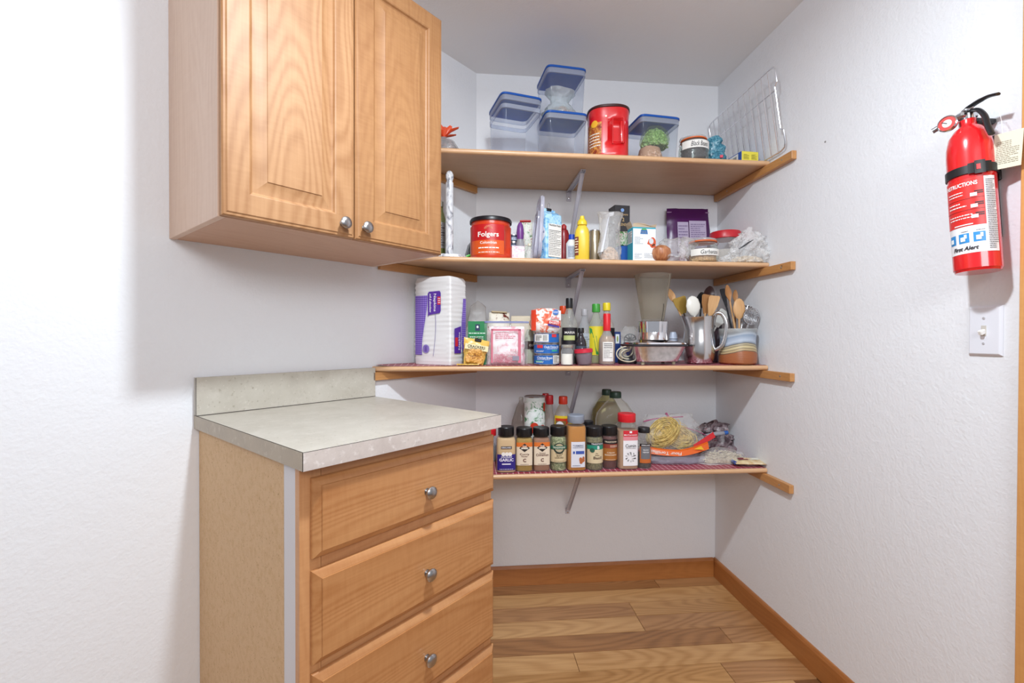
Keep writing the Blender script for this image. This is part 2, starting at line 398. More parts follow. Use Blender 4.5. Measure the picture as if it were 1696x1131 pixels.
# ------------------------------------------------------------------ shelves, cleats, brackets, liners
names = {1: 'top', 2: 'second', 3: 'third', 4: 'lowest'}
for k, z in ZS.items():
    s0 = .546 if k < 3 else None
    xf = XC-D if s0 is None else L45(s0, .0254)[0]
    root = thing('wall_shelf', {1: 'topmost wood-look pantry shelf, carrying clear tubs with blue lids', 2: 'second pantry shelf from the top, carrying the red coffee tub and sugar bag',
                                3: 'third pantry shelf, red checked liner, carrying napkins and blender', 4: 'lowest pantry shelf, red checked liner, carrying the spice jars'}[k], 'shelf', (0, 0, z), 0, 'pantry shelves')
    P = [(-.003, -.003), (XC-.001, -.003)]
    dd = D-.012
    if s0: P.append(L45(s0-.003, .003))
    if s0: P[-1] = L45(s0-.008, .003)
    P += [((XC-dd)+.006 if not s0 else XC-dd+.016, -dd), (-.003, -dd)]
    slab(P[::-1], -TH, 0).obj('board', SHELFW, root, smooth=0)
    # rounded front edging
    x0 = xf+.006; g = G(); pf = []
    for i in range(7):
        t = -PI/2+PI*i/6; pf.append((-dd-.001-.011*math.cos(t)**.8 if abs(math.cos(t)) > 1e-6 else -dd-.001, -TH/2+TH/2*math.sin(t)))
    pf.append((-dd, 0)); pf.append((-dd, -TH)); n = len(pf)
    g.add([(x0, a, b) for a, b in pf]+[(-.003, a, b) for a, b in pf], [tuple(range(n)), tuple(range(n, 2*n))[::-1]]+[(i, n+i, n+(i+1) % n, (i+1) % n) for i in range(n)])
    g.obj('front_edging', EDGEW, root, smooth=40)['label'] = 'paler rounded wooden edging'
    # right cleat
    cr = thing('shelf_cleat', 'wooden cleat on the right wall under the %s shelf' % names[k], 'cleat', (0, 0, z-TH), 0, 'wooden shelf cleats')
    G().box((-.0105, -CL/2-.002, -CLH/2-.0005), (.019, CL-.004, CLH-.001), .0012).obj('batten', CLEATW, cr)
    for yy in (-.12, -.5):
        G().lathe([(.0035, 0), (.003, .0008), (.0005, .001)], 10, M=MT(-.0202, yy, -CLH*.5, 0, -90)).obj('screw_head', NICKEL, cr)
    # left cleat on the slanted wall
    c2 = thing('shelf_cleat', 'wooden cleat on the slanted left wall under the %s shelf' % names[k], 'cleat', (XC, 0, z-TH), 45, 'wooden shelf cleats')
    se = .540 if k < 3 else .571
    G().box((-se/2-.006, -.0105, -CLH/2-.0005), (se-.012, .019, CLH-.001), .0012).obj('batten', wood('cleat_pine_slanted_%d' % k, '#b27a42', '#d39b60', 'X', .45, 1.4, .1, .4), c2)
    # metal bracket
    bx = X(941, 0, 560)
    br = thing('shelf_bracket', 'grey metal shelf bracket with diagonal brace under the %s shelf' % names[k], 'bracket', (bx, 0, z-TH), 0, 'grey shelf brackets')
    g = G(); g.box((0, -.145, -.0015), (.022, .285, .002), .0004); g.box((-.0105, -.145, -.006), (.0015, .28, .008)); g.box((.0105, -.145, -.006), (.0015, .28, .008)); g.obj('arm', BRK, br)
    G().box((0, -.0023, -.026), (.024, .003, .05), .0008).obj('wall_plate', BRK, br)
    a = Vector((0, -.265, -.008)); b = Vector((0, -.010, -.275)); d = b-a; ang = math.degrees(math.atan2(d.z, d.y))
    Mx = MT(0, (a.y+b.y)/2, (a.z+b.z)/2, ang)
    g = G(); g.box((0, 0, 0), (.017, d.length, .002), .0004, Mx); g.box((-.008, 0, -.004), (.0015, d.length, .009), 0, Mx); g.box((.008, 0, -.004), (.0015, d.length, .009), 0, Mx); g.obj('brace', BRK, br)
    G().box((0, -.0023, -.283), (.02, .003, .03), .0008).obj('foot_plate', BRK, br)
    for yy, zz, rx in ((-.0042, -.036, 90), (-.0042, -.29, 90), (-.277, -.0028, 180)):
        G().lathe([(.0045, 0), (.004, .0012), (.001, .0018)], 12, M=MT(0, yy, zz, rx)).obj('screw_head', STEEL, br)
    if k > 2:
        lm = gingham('checked_liner', (.022, 'XY'), '#96283c', '#d08f98', '#fbe9ea', .17)
        g = G(); nx = 60; ny = 8; rr = random.Random(k)
        for j in range(ny+1):
            for i in range(nx+1):
                yy = -.006-(D-.012)*j/ny; xl = XC+yy+.012; xx = xl+(-.006-xl)*i/nx
                zz = .0012+.0009*noise.noise(Vector((xx*14, yy*20, k)))
                if j == ny: zz -= .0006
                if i < 2 and j > 2 and k == 3: zz += .006*(2-i)/2
                g.v.append((xx, yy, max(.0006, zz)))
        for j in range(ny):
            for i in range(nx): a0 = j*(nx+1)+i; g.f.append((a0, a0+nx+1, a0+nx+2, a0+1))
        tag(g.obj('shelf_liner', lm, loc=(0, 0, z), smooth=60), 'red checked shelf liner under the %s' % ('napkins and blender' if k == 3 else 'spice jars'), 'shelf liner', 'red checked shelf liners')
Z = {1: ZS[1]+.0006, 2: ZS[2]+.0006, 3: ZS[3]+.0024, 4: ZS[4]+.0024}
# pencilled mark on the second right cleat
tm = G().text(Form(1, 0, None), '7', 0, 0, h=.014, off=0, bold=0)
tm.obj('pencil_mark', mat('#5a3d22', .8), [o for o in C.objects if o.name.startswith('shelf_cleat') and 'right wall under the second' in o['label']][0], loc=(-.0206, -.505, -.016), rot=(0, 0, R(-90)))

# ------------------------------------------------------------------ cabinets (frame along the slanted wall: x = -s, y = -n)
knobprof = [(.006, 0), (.0055, .006), (.0065, .010), (.013, .014), (.0155, .018), (.0155, .021), (.012, .0245), (.006, .0262), (.001, .0266)]
def knob(parent, x, y, z):
    g = G().lathe([(.0085, 0), (.0085, .002)], 20).lathe([(r*1.02, h) for r, h in knobprof], 24)
    o = g.obj('knob', NICKEL, parent, loc=(x, y, z), rot=(R(90), 0, 0)); o['label'] = 'brushed metal round knob'; return o
uc = thing('wall_cabinet', 'wall-hung maple cabinet with two raised-panel doors above the worktop', 'cabinet', (XC, 0, 1.458), 45)
uH, un = .765, .372; s0, s1 = 1.198, .556
g = G(); g.box((-s0+.008, -un/2, uH/2), (.016, un, uH), .001); g.obj('side_panel', MAPLE_RAW, uc)['label'] = 'pale pinkish maple side panel'
G().box((-s1-.008, -un/2, uH/2), (.016, un, uH), .001).obj('side_panel', MAPLE_RAW, uc)
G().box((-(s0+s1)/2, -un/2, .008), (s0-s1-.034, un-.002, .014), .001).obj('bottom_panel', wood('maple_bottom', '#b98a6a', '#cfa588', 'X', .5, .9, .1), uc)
G().box((-(s0+s1)/2, -un/2, uH-.008), (s0-s1-.034, un-.002, .014), .001).obj('top_panel', MAPLE_RAW, uc)
G().box((-(s0+s1)/2, -.006, uH/2), (s0-s1-.034, .008, uH-.04)).obj('back_panel', MAPLE_RAW, uc)
g = G(); g.box((-s0+.017+.018, -un+.010, uH/2), (.036, .018, uH-.034)); g.box((-s1-.017-.018, -un+.010, uH/2), (.036, .018, uH-.034))
g.box((-(s0+s1)/2, -un+.010, uH-.036), (s0-s1-.11, .018, .04)); g.box((-(s0+s1)/2, -un+.010, .036), (s0-s1-.11, .018, .04)); g.obj('face_frame', FRAME_W, uc)
def panel_door(x0, x1, side, dm):
    w, h = x1-x0, uH-.004; fr = .058
    loops = [(0, .012), (.003, .0155), (.007, .0165), (.010, .019), (fr-.003, .019), (fr, .0175), (fr+.003, .0125), (fr+.006, .0105), (fr+.010, .0105), (fr+.036, .0182), (fr+.0365, .0198)]
    d = G().rings(w, h, loops).obj('door', dm, uc, smooth=20, loc=((x0+x1)/2, -un-.001, .002+h/2))
    knob(d, w/2-.037 if side > 0 else -w/2+.026, -.019, -h/2+.034); return d
MD1 = wood('maple_door', '#98683f', '#bb8e64', 'Z', .5, 1, .24, .35, .0, 1.3); MD2 = wood('maple_door_right', '#93633b', '#b48558', 'Z', .5, 1.1, .32, .35, .0, .7)
panel_door(-s0+.003, -.8735, 1, MD1); panel_door(-.8705, -s1-.003, -1, MD2)

bc = thing('base_cabinet', 'maple base cabinet with stacked drawers and a bare particle-board side', 'cabinet', (XC, 0, 0), 45)
bs0, bs1, bn, bt = 1.130, .560, .592, .928
G().box((-bs0+.008, -(bn-.05)/2-.001, bt/2), (.016, bn-.052, bt-.004)).obj('side_panel', PART, bc)['label'] = 'bare speckled particle-board side'
G().box((-bs0+.0085, -bn+.026, bt/2), (.017, .0505, bt-.004), .0006).obj('edge_strip', mat('#d9d8dc', .5), bc)['label'] = 'white edge strip'
G().box((-bs1-.008, -bn/2, bt/2), (.016, bn-.002, bt-.004)).obj('side_panel', PART, bc)
G().box((-(bs0+bs1)/2, -.006, bt/2), (bs0-bs1-.036, .008, bt-.01)).obj('back_panel', PART, bc)
ff = bn+.0185
dz = [(.904, .738), (.713, .520), (.501, .305), (.284, .12)]
g = G(); wS = .045
g.box((-bs0+wS/2, -bn-.009, bt/2+.0475), (wS, .018, bt-.097), .0006); g.obj('frame_stile', FRAME_W, bc)
G().box((-bs1-.015, -bn-.009, bt/2+.0475), (.030, .018, bt-.097), .0006).obj('frame_stile', FRAME_W, bc)
RL = wood('face_frame_rail', '#b0754a', '#d09b6b', 'X', .4, 1.2, .2)
for zt, zb in [(bt-.001, .888)]+[(dz[i][1]+.014, dz[i+1][0]-.014) for i in range(3)]+[(.14, .096)]:
    G().box(((-bs0+wS-bs1-.030)/2, -bn-.009, (zt+zb)/2), (bs0-bs1-wS-.031, .0176, zt-zb)).obj('frame_rail', RL, bc)
G().box((-(bs0+bs1)/2, -bn+.05, .047), (bs0-bs1-.04, .016, .09)).obj('toe_kick', FRAME_W, bc)
for zt, zb in dz:
    w, h = 1.108-.558, zt-zb
    d = G().rings(w, h, [(0, .006), (.0015, .0085), (.004, .0105), (.015, .0165), (.0155, .0165), (.0162, .0195)]).obj('drawer_front', MAPLE_H, bc, smooth=15, loc=(-(1.108+.558)/2, -ff, (zt+zb)/2))
    knob(d, .014, -.0185, -.015)

ct = thing('worktop', 'grey-beige stone-look laminate worktop with a low backsplash', 'worktop', (XC, 0, .9677), 45)
a0, a1, cn, cth = 1.1425, .5625, .6512, .0361
G().box((-(a0+a1)/2, -cn/2, -cth/2), (a0-a1-.004, cn-.004, cth-.0012)).obj('top', LAM, ct)
G().box((-(a0+a1)/2, -cn+.001, -cth/2-.0004), (a0-a1, .002, cth)).obj('front_edge_band', speckle('laminate_edge', '#d0c5be', [('#bfb3ac', 14, .42, .3), ('#dfd7d2', 60, .55, .15), ('#a9a19a', 80, .62, .1)], 1, .35, .02), ct)
G().box((-a0+.001, -cn/2, -cth/2-.0004), (.002, cn-.004, cth)).obj('side_edge_band', speckle('laminate_side', '#b3a692', [('#a89c8a', 14, .42, .3), ('#c2b8a7', 60, .55, .15)], 1, .4, .02), ct)
g = G(); g.box((-(a0+a1)/2, -cn+.0012, .0001), (a0-a1, .0016, .0006)); g.box((-a0+.0012, -cn/2, .0001), (.0016, cn-.002, .0006)); g.box((-a0-.0001, -cn-.0001, -cth/2), (.0012, .0012, cth))
g.obj('seam', SEAM, ct)['label'] = 'thin dark laminate seam'
bk = G().box((-(a0+a1)/2, -.0105, .054), (a0-a1-.001, .019, .1075), .0006).obj('backsplash', LAM, ct)
g = G(); g.box((-(a0+a1)/2, -.0205, .0007), (a0-a1, .0012, .0012)); g.box((-a0+.0002, -.0203, .054), (.0011, .0011, .107)); g.obj('seam', SEAM, ct)

# ------------------------------------------------------------------ generic goods
def inner(prof, zf, t=.0018):
    o = []
    for i, p in enumerate(prof):
        if p[1] > zf:
            q = prof[i-1]; u = (zf-q[1])/max(1e-6, p[1]-q[1]); o.append((max(.001, q[0]+(p[0]-q[0])*u-t), zf)+tuple(p[2:])); break
        o.append((max(.001, p[0]-t), p[1]+(t if i == 0 else 0))+tuple(p[2:]))
    return o
def vessel(root, prof, m, cap=None, capm=None, fill=None, fillm=None, ky=1, n=2, seg=28, name='body', capname='cap', ribs=0):
    G().lathe(prof, seg, ky, n=n).obj(name, m, root)
    if fill: G().lathe(inner(prof, fill), seg, ky, n=n).obj('contents', fillm, root)
    if cap:
        wob = (lambda x, y, z: (x*.02*math.cos(ribs*math.atan2(y, x)), y*.02*math.cos(ribs*math.atan2(y, x)), 0)) if ribs else None
        G().lathe(cap, max(seg, ribs*3) if ribs else seg, 1, wob=wob).obj(capname, capm, root)
def sheet(root, fm, items, name='label', parent=None):
    """items: (material, [fn(g) ...]); first is the label, the others are print on it"""
    base = None
    for i, (nm, m, fns) in enumerate(items):
        g = G()
        for f in fns: f(g)
        o = g.obj(nm, m, base if base else root, smooth=30)
        if base is None: base = o
    return base

# ------------------------------------------------------------------ shelf 1
LIDB = mat('#1e62b8', .35); TUB = clear('#f6f8fc', .07, .10, bodycol='#e8eef6'); TUBR = clear('#e8eef8', .32, .2, bodycol='#dfe6f2')
def tub(label, pxL, pxR, y, rot, depth, z0, z1, double=False, py=220):
    cx, cy, w = front_place(pxL, pxR, y, rot, depth, py); h = z1-z0; k = depth/w
    r = thing('storage_container', label, 'container', (cx, cy, z0), rot, 'clear storage tubs with blue lids')
    hw = w/2
    G().lathe([(hw*.86, 0), (hw*.9, .006), (hw*.985, h-.022)], 40, k, n=9, capt=False).obj('tub', TUB, r)
    G().lathe([(hw*.95, h-.030), (hw*.995, h-.029), (hw*1.0, h-.010), (hw*.985, h-.009)], 40, k, n=9, capb=False, capt=False).obj('rim', TUBR, r)
    if double: G().lathe([(hw*.94, h-.062), (hw*.99, h-.061), (hw*.995, h-.045), (hw*.97, h-.044)], 40, k, n=9, capb=False, capt=False).obj('rim', TUBR, r)
    G().lathe([(hw*.99, h-.010), (hw*1.02, h-.009), (hw*1.02, h-.002), (hw*1.0, h)], 40, k, n=9).obj('lid', LIDB, r)['label'] = 'translucent blue snap lid'
    return r, w, depth, h
LIDB = clear('#7aa8ea', .6, .3, bodycol='#2468cc')
Z1 = Z[1]
tub('clear tub nested in another, blue lid, leftmost on the top shelf', 831, 899, -.375, 13.5, .20, Z1, Zp(157, -.37), True)
zb = Zp(183, -.375)
tub('empty clear tub with blue lid under another tub on the top shelf', 905, 974, -.375, 6, .17, Z1, zb)
r, w, dp, h = tub('upper clear tub with blue lid stacked on another, holding grey bagged grain', 906, 972, -.375, 6, .18, zb+.0008, Zp(109, -.37))
rn = random.Random(3)
def sack(prof, seg=36, ky=.7, amp=.15, sd=1, fr=9, M=None, n=2.2, c=(0, 0, 0), lean=0):
    o = Vector((sd*3.1, sd*1.7, sd*.9)); g = G()
    ps = []
    for i in range(len(prof)-1):
        for j in range(4): t = j/4; ps.append((prof[i][0]+(prof[i+1][0]-prof[i][0])*t, prof[i][1]+(prof[i+1][1]-prof[i][1])*t))
    ps.append(prof[-1]); rmax = max(p[0] for p in prof)
    def wob(x, y, z):
        v = Vector((x, y, z))*fr/ rmax*.12; q = (abs(noise.noise(v+o))+.6*abs(noise.noise(v*2.3+o))+.4*abs(noise.noise(v*5.1+o))-.42)*amp*2.2
        q2 = noise.noise(v*1.1-o)*amp*rmax*1.2
        fz = 0 if z < .003 else 1
        return x*q+q2*fz*.5+lean*z, y*q, q2*fz*.6
    g.lathe(ps, seg, ky, n=n, wob=wob, M=M, c=c); 
    g.v = [(a, b, max(c[2]+.0006, d)) for a, b, d in g.v] if not M else g.v
    return g
def heap(n, size, hw, hd, hh, sd=1, dome=True, el=1.2, base=0, shape='dome'):
    """many little grains, one mesh"""
    g = G(); rn = random.Random(sd)
    for i in range(n):
        while True:
            x, y, z = rn.uniform(-1, 1), rn.uniform(-1, 1), rn.uniform(0, 1)
            if shape == 'cyl':
                if .55 < x*x+y*y < 1 or (x*x+y*y < 1 and z > .85): break
            elif .45 < x*x+y*y+z*z < 1: break
        s = size*rn.uniform(.8, 1.25)
        M = MT(x*(hw-s), y*(hd-s), base+s*.5+z*(hh-s), rn.uniform(0, 180), rn.uniform(0, 180), rn.uniform(0, 360))
        g.lathe([(s*.3, -s*.45*el), (s*.5, 0), (s*.3, s*.45*el)], 5, M=M)
    return g
FILM = clear('#ffffff', .10, .12, .6, 60); FILM2 = clear('#f6f4f2', .22, .15, .9, 45)
GRAIN = blotch('mixed_grain', ['#8e7a72', '#b5a79c', '#d8d0c4'], 160)
b = thing('grain_bag', 'loose bag of greyish grain inside the upper tub', 'bag', tuple(r.location+Vector((.0, .0, .004))), 6)
sack([(.001, 0), (.062, .001), (.068, .02), (.05, .04), (.02, .052), (.001, .056)], 32, .75, .10, 5).obj('contents', GRAIN, b)
sack([(.001, 0), (.064, .001), (.07, .022), (.055, .046), (.035, .075), (.05, .10), (.06, .12)], 32, .75, .16, 4).obj('film', clear('#dfe8e6', .3, .2, .9, 50), b)

# tall red coffee tub
yc = -.30; cx, cw = wx(977, 1044, -.335, 220); zt = Zp(178, -.335); h = zt-Z1
r = thing('coffee_canister', 'tall red plastic coffee canister with grip handle and dark lid', 'canister', (cx, yc, Z1), -10)
rr = cw/2
def notch(x, y, z):
    # grip recess on the front right
    if .045 < z < h-.055 and y < 0:
        a = math.atan2(x, -y); q = max(0, 1-((a-.30)/.42)**4); return (-x*.0*q, -y*.26*q*min(1, (z-.045)/.02, (h-.055-z)/.02)*(1), 0)
    return (0, 0, 0)
pf = [(rr*.93, 0), (rr*.97, .006)]+[(rr*.97, .006+(h-.04)*i/14) for i in range(1, 14)]+[(rr*.99, h-.03), (rr*.99, h-.012)]
g = G().lathe(pf, 56, 1, n=2.8, wob=notch); g.obj('tub', RED, r)
G().tube([(rr*.36+x, -rr*.985-.001, z) for x, z in ((-.021, .05), (-.021, h-.06), (.021, h-.06), (.021, .05))], .0022, 6, True).obj('grip_rim', RED, r)
G().box((rr*.58, -rr*.86, h*.47), (.018, .012, h*.42), .005, seg=2).obj('handle', RED, r)
G().lathe([(rr*1.01, h-.014), (rr*1.03, h-.012), (rr*1.03, h-.004), (rr*.96, h), (rr*.94, h-.003)], 40, 1, n=2.6).obj('lid', mat('#3a1414', .4), r)['label'] = 'dark brown snap-on lid'
fm = Form(rr*.97, rr*.97, 2.8)
sheet(r, fm, [('label', blotch('coffee_picture', ['#7b1c14', '#b5652c', '#e0a24a'], 50), [lambda g: g.patch(fm, -rr*.97, -rr*.40, .012, h-.07)]),
              ('sun_print', mat('#f2b632', .5), [lambda g: g.oval(fm, -rr*.72, h-.075, .012, .014, .0016)]),
              ('lettering', mat('#f3e8d8', .5), [lambda g: g.lines(fm, -rr*.92, -rr*.45, .04, .10, 5, .0016, 4), lambda g: g.oval(fm, -rr*.2, h-.05, .004, .004, .0016)])])

# tub with beans and peas
r, w, dp, h = tub('clear tub with blue lid holding bagged green peas and beige beans', 1062, 1128, -.375, 6, .17, Z1, Zp(183, -.37))
b = thing('pea_bag', 'bag of dried green peas leaning in the right-hand tub', 'bag', tuple(r.location+Vector((.010, -.012, .072))), 6)
PEA = mat('#a3bf7a', .5, vary=.35, bs=150)
heap(1100, .0088, .064, .060, .088, 4).obj('peas', PEA, b)['kind'] = 'stuff'
sack([(.001, 0), (.05, .001), (.061, .03), (.055, .06), (.03, .088), (.001, .092)], 30, .95, .06, 9).obj('film', clear('#f4fbee', .05, .12, .7, 60, '#a8c682'), b)
sack([(.001, .003), (.048, .004), (.050, .03), (.040, .060), (.001, .074)], 30, .95, .03, 9).obj('filling', mat('#7d9c52', .8, vary=.3, bs=180), b)
b = thing('bean_bag', 'bag of beige dried beans at the bottom of the right-hand tub', 'bag', tuple(r.location+Vector((-.014, -.018, .003))), 6)
heap(1000, .0100, .060, .062, .085, 5).obj('beans', mat('#d9b597', .5, vary=.15, bs=120), b)['kind'] = 'stuff'
sack([(.001, .002), (.048, .003), (.050, .03), (.042, .062), (.001, .076)], 30, 1, .03, 3).obj('filling', mat('#b8906e', .8), b)

# clip-top jars
ORG = mat('#d9652a', .5)
def clipjar(label, px0, px1, y, z0, z1, py, bodytop, txt, beanm, lm, seed, fill, size=.009, nb=300, band=(.30, .62)):
    cx, cw = wx(px0, px1, y, py); rr = cw/2; h = z1-z0
    r = thing('clip_top_jar', label, 'jar', (cx, y, z0), 0, 'clip-top glass jars with orange seals')
    GL = clear('#f4faf6', .10, .04)
    ht = h*.80
    G().lathe([(rr*.86, 0), (rr*.98, .006), (rr, .02), (rr*1.0, ht*.62), (rr*.93, ht*.82), (rr*.80, ht*.94), (rr*.82, ht)], 36, capt=False).obj('glass', GL, r)
    G().lathe([(rr*.84, ht), (rr*.9, ht+.001), (rr*.9, ht+.0055), (rr*.84, ht+.0065)], 36).obj('rubber_seal', ORG, r)['label'] = 'orange rubber seal'
    G().lathe([(rr*.86, ht+.007), (rr*.86, ht+.013), (rr*.7, h-.004), (rr*.3, h), (.001, h)], 36).obj('lid', clear('#f0f4f2', .25, .05), r)['label'] = 'domed glass lid'
    g = G()
    g.tube([(rr*.95*math.cos(2*PI*i/32), rr*.95*math.sin(2*PI*i/32), ht*.90) for i in range(32)], .0011, 6, True)
    for sx in (-1, 1):
        g.tube([(sx*rr*.95, 0, ht*.9), (sx*rr*1.05, -.002, ht+.0), (sx*rr*.9, -.0, ht+.016), (sx*rr*.3, 0, h+.0035)], .0012, 6)
        g.tube([(sx*rr*1.0, -.006, ht*.86), (sx*rr*1.08, -.008, ht*.97), (sx*rr*1.02, -.006, ht+.008)], .0016, 6)
    g.obj('wire_bail', STEEL, r)['label'] = 'thin metal wire clasp'
    heap(nb, size, rr*.95, rr*.95, fill, seed, shape='cyl', base=.003).obj('beans', beanm, r)['kind'] = 'stuff'
    G().lathe([(rr*.82, .004), (rr*.84, fill*.9)], 24).obj('filling', beanm, r)
    fm = Form(rr, rr, 2)
    sheet(r, fm, [('label', PAPER, [lambda g: g.patch(fm, -rr*.97, rr*.97, h*band[0], h*band[1], .0008, 16)]),
                  ('lettering', INK, [lambda g: g.text(fm, txt, 0, h*(band[0]+band[1])/2, w=rr*1.15, h=h*(band[1]-band[0])*.62, off=.0018, slant=.15, bold=0)])])
    return r
clipjar('glass clip-top jar of black beans on the top shelf', 1126, 1171, -.345, Z1, Zp(219, -.345), 240, .8, 'Black Beans', mat('#25222a', .3, vary=.5, bs=80), None, 11, .066, .010, 900, (.40, .70))

# teal folded packet
yc = -.32; cx, cw = wx(1170, 1206, yc, 240); zt = Zp(215, yc)-Z1
r = thing('folded_packet', 'crumpled teal blue packet beside the black bean jar', 'packet', (cx, yc, Z1), -20)
sack([(.001, 0), (cw*.36, .001), (cw*.42, zt*.25), (cw*.34, zt*.5), (cw*.36, zt*.75), (cw*.3, zt*.95), (cw*.22, zt)], 30, .45, .28, 8, M=MT(0, 0, 0, 0, -8)).obj('bag', blotch('teal_film', ['#1f4c5e', '#3b7c93', '#7fb4c4'], 50, .25), r)
G().box((.012, -cw*.28, .03), (.012, .004, .012), .001).obj('sticker', mat('#d8455e', .5), r)
# yellow and blue box
cx, cy, bw = front_place(1228, 1256, -.375, 4, .15, 255); bh = Zp(238, -.375)-Z1
r = thing('small_box', 'small yellow and blue carton at the right end of the top shelf', 'box', (cx, cy, Z1), 4)
G().box((0, 0, bh/2), (bw, .15, bh), .0008).obj('carton', mat('#2b56a8', .5), r)
fm = Form(bw/2, .075, None)
sheet(r, fm, [('end_panel', mat('#e6d94a', .5), [lambda g: g.patch(fm, -bw/2+.001, bw/2-.001, .001, bh-.001, .0006, 1)]),
              ('lettering', mat('#6a6420', .6), [lambda g: g.lines(fm, -bw*.38, -bw*.05, .012, bh-.012, 7, .0012, 1), lambda g: g.lines(fm, bw*.08, bw*.4, .012, bh-.012, 7, .0012, 2)])])
fs = Form(.075, bw/2, None); Ms = Matrix.Rotation(R(-90), 4, 'Z')
sheet(r, fs, [('side_panel', PAPER, [lambda g: g.patch(fs, -.03, .055, .016, bh-.004, .0006, 1, Ms)]),
              ('barcode', INK, [lambda g: [g.patch(fs, .02+i*.0026, .02+i*.0026+.0006*(1+i % 3), .02, bh-.012, .0012, 1, Ms) for i in range(10)]])])
# oven rack leaning on the right wall
r = thing('oven_rack', 'chrome wire oven rack leaning against the right wall', 'rack', (0, 0, Z1), 0)
def rackp(t, u):  # u 0 back .. 1 front ; t height
    return Vector((-.012-(.046+.008*u)*t, -.014-.500*u-.006*t, .004+.312*t))
g = G(); c = .03
loop = [rackp(.0, .06), rackp(0, .94), rackp(.02, .985), rackp(.07, 1), rackp(.22, 1), rackp(.26, .97), rackp(.76, .97), rackp(.80, 1), rackp(.94, 1), rackp(.985, .985), rackp(1, .94), rackp(1, .06), rackp(.985, .015), rackp(.94, 0), rackp(.8, 0), rackp(.76, .03), rackp(.26, .03), rackp(.22, 0), rackp(.06, 0)]
g.tube(loop, .0032, 8, True); g.obj('frame', WIREM, r)
for i in range(11):
    u = .09+.82*i/10; G().tube([rackp(.004, u), rackp(.996, u)], .0027, 6).obj('wire', WIREM, r)
G().tube([rackp(.72, .03), rackp(.72, .97)], .0024, 6).obj('cross_wire', WIREM, r)
# dark potpourri bag with orange ribbon at the far left
yc = -.30; cx, cw = wx(722, 757, yc, 225)
r = thing('gift_bag', 'dark bag tied with an orange ribbon beside the wall cabinet', 'bag', (cx-.01, yc, Z1), 0)
sack([(.001, 0), (.05, .001), (.054, .03), (.04, .06), (.014, .075), (.012, .08)], 30, .8, .1, 2).obj('filling', blotch('dark_petals', ['#241a20', '#5a4248', '#8d6e6c'], 90), r)
sack([(.001, 0), (.055, .001), (.06, .03), (.045, .06), (.016, .078), (.013, .082)], 30, .8, .1, 2).obj('film', FILM2, r)
g = G()
for i in range(7):
    a = -1.2+i*.42; Lr = .05+.012*(i % 3); dx, dz = math.sin(a), abs(math.cos(a))*.8+.1
    p = [Vector((0, 0, .08)), Vector((dx*Lr*.5, -.008*(i % 2), .08+dz*Lr*.6)), Vector((dx*Lr, .004, .08+dz*Lr))]
    g.tube(p, [.004, .012, .006], 6, flat=.3)
g.obj('ribbon', mat('#e2532a', .4), r)['label'] = 'orange ribbon bow'

# ------------------------------------------------------------------ shelf 2
Z2 = Z[2]
MARB = blotch('marble', ['#8d8f98', '#d5d7dc', '#eceef0'], 22, .2, 2.5, (1, 1, .6), [.36, .46, .6])
yc = -.30; cx, cw = wx(738, 751, yc, 350); zt = Zp(290, yc)-Z2
r = thing('paper_towel_holder', 'grey veined marble paper towel holder standing empty', 'paper towel holder', (cx, yc, Z2), 0)
rb = cw/2
G().lathe([(.068, 0), (.074, .004), (.074, .012), (.070, .016), (.02, .017)], 40).obj('base', MARB, r)
G().lathe([(rb*1.3, .0172), (rb, .022), (rb, zt-.05), (rb*.8, zt-.046), (rb*.8, zt-.042)], 24).obj('pole', MARB, r)
G().lathe([(rb*.78, zt-.0415), (rb*1.02, zt-.032), (rb*1.02, zt-.018), (rb*.7, zt-.006), (rb*.2, zt), (.001, zt)], 24).obj('finial', MARB, r)
yc = -.19; cx, cw = wx(722, 738, yc, 400); zt = Zp(341, yc)-Z2
r = thing('oil_bottle', 'greenish oil bottle half hidden behind the marble holder', 'bottle', (cx, yc, Z2), 0)
rr = .021
vessel(r, [(rr*.9, 0), (rr, .005), (rr, zt*.72), (rr*.5, zt*.85), (rr*.45, zt*.92)], clear('#dfe6c8', .3, .05, bodycol='#8f9a6a'), [(rr*.55, zt*.92), (rr*.55, zt)], mat('#8f9086', .4), zt*.6, mat('#8c9158', .3))
fm = Form(rr)
sheet(r, fm, [('label', mat('#8e9090', .6), [lambda g: g.patch(fm, -rr*.95, rr*.95, zt*.25, zt*.66)]), ('lettering', INK, [lambda g: g.lines(fm, -rr*.7, rr*.8, zt*.28, zt*.63, 9, seed=5)])])
# green packet and dark packet between
yc = -.25; cx, cw = wx(756, 781, yc, 410)
r = thing('flat_packet', 'bright green flat packet lying between holder and coffee can', 'packet', (cx, yc, Z2), 12)
G().box((0, 0, 0), (.065, .11, .008), .003, MT(0, 0, .018, 0, -22), 2).obj('pouch', mat('#55b544', .4, bump=.4, bs=60), r)
r = thing('leaning_packet', 'dark foil packet leaning on the left of the coffee can', 'packet', (X(775, -.2, 400), -.2, Z2), 10)
G().box((0, 0, 0), (.012, .09, .092), .004, MT(0, 0, .049, 0, 16), 2).obj('pouch', blotch('dark_foil', ['#17191d', '#34383c', '#6b6f70'], 40, .3), r)

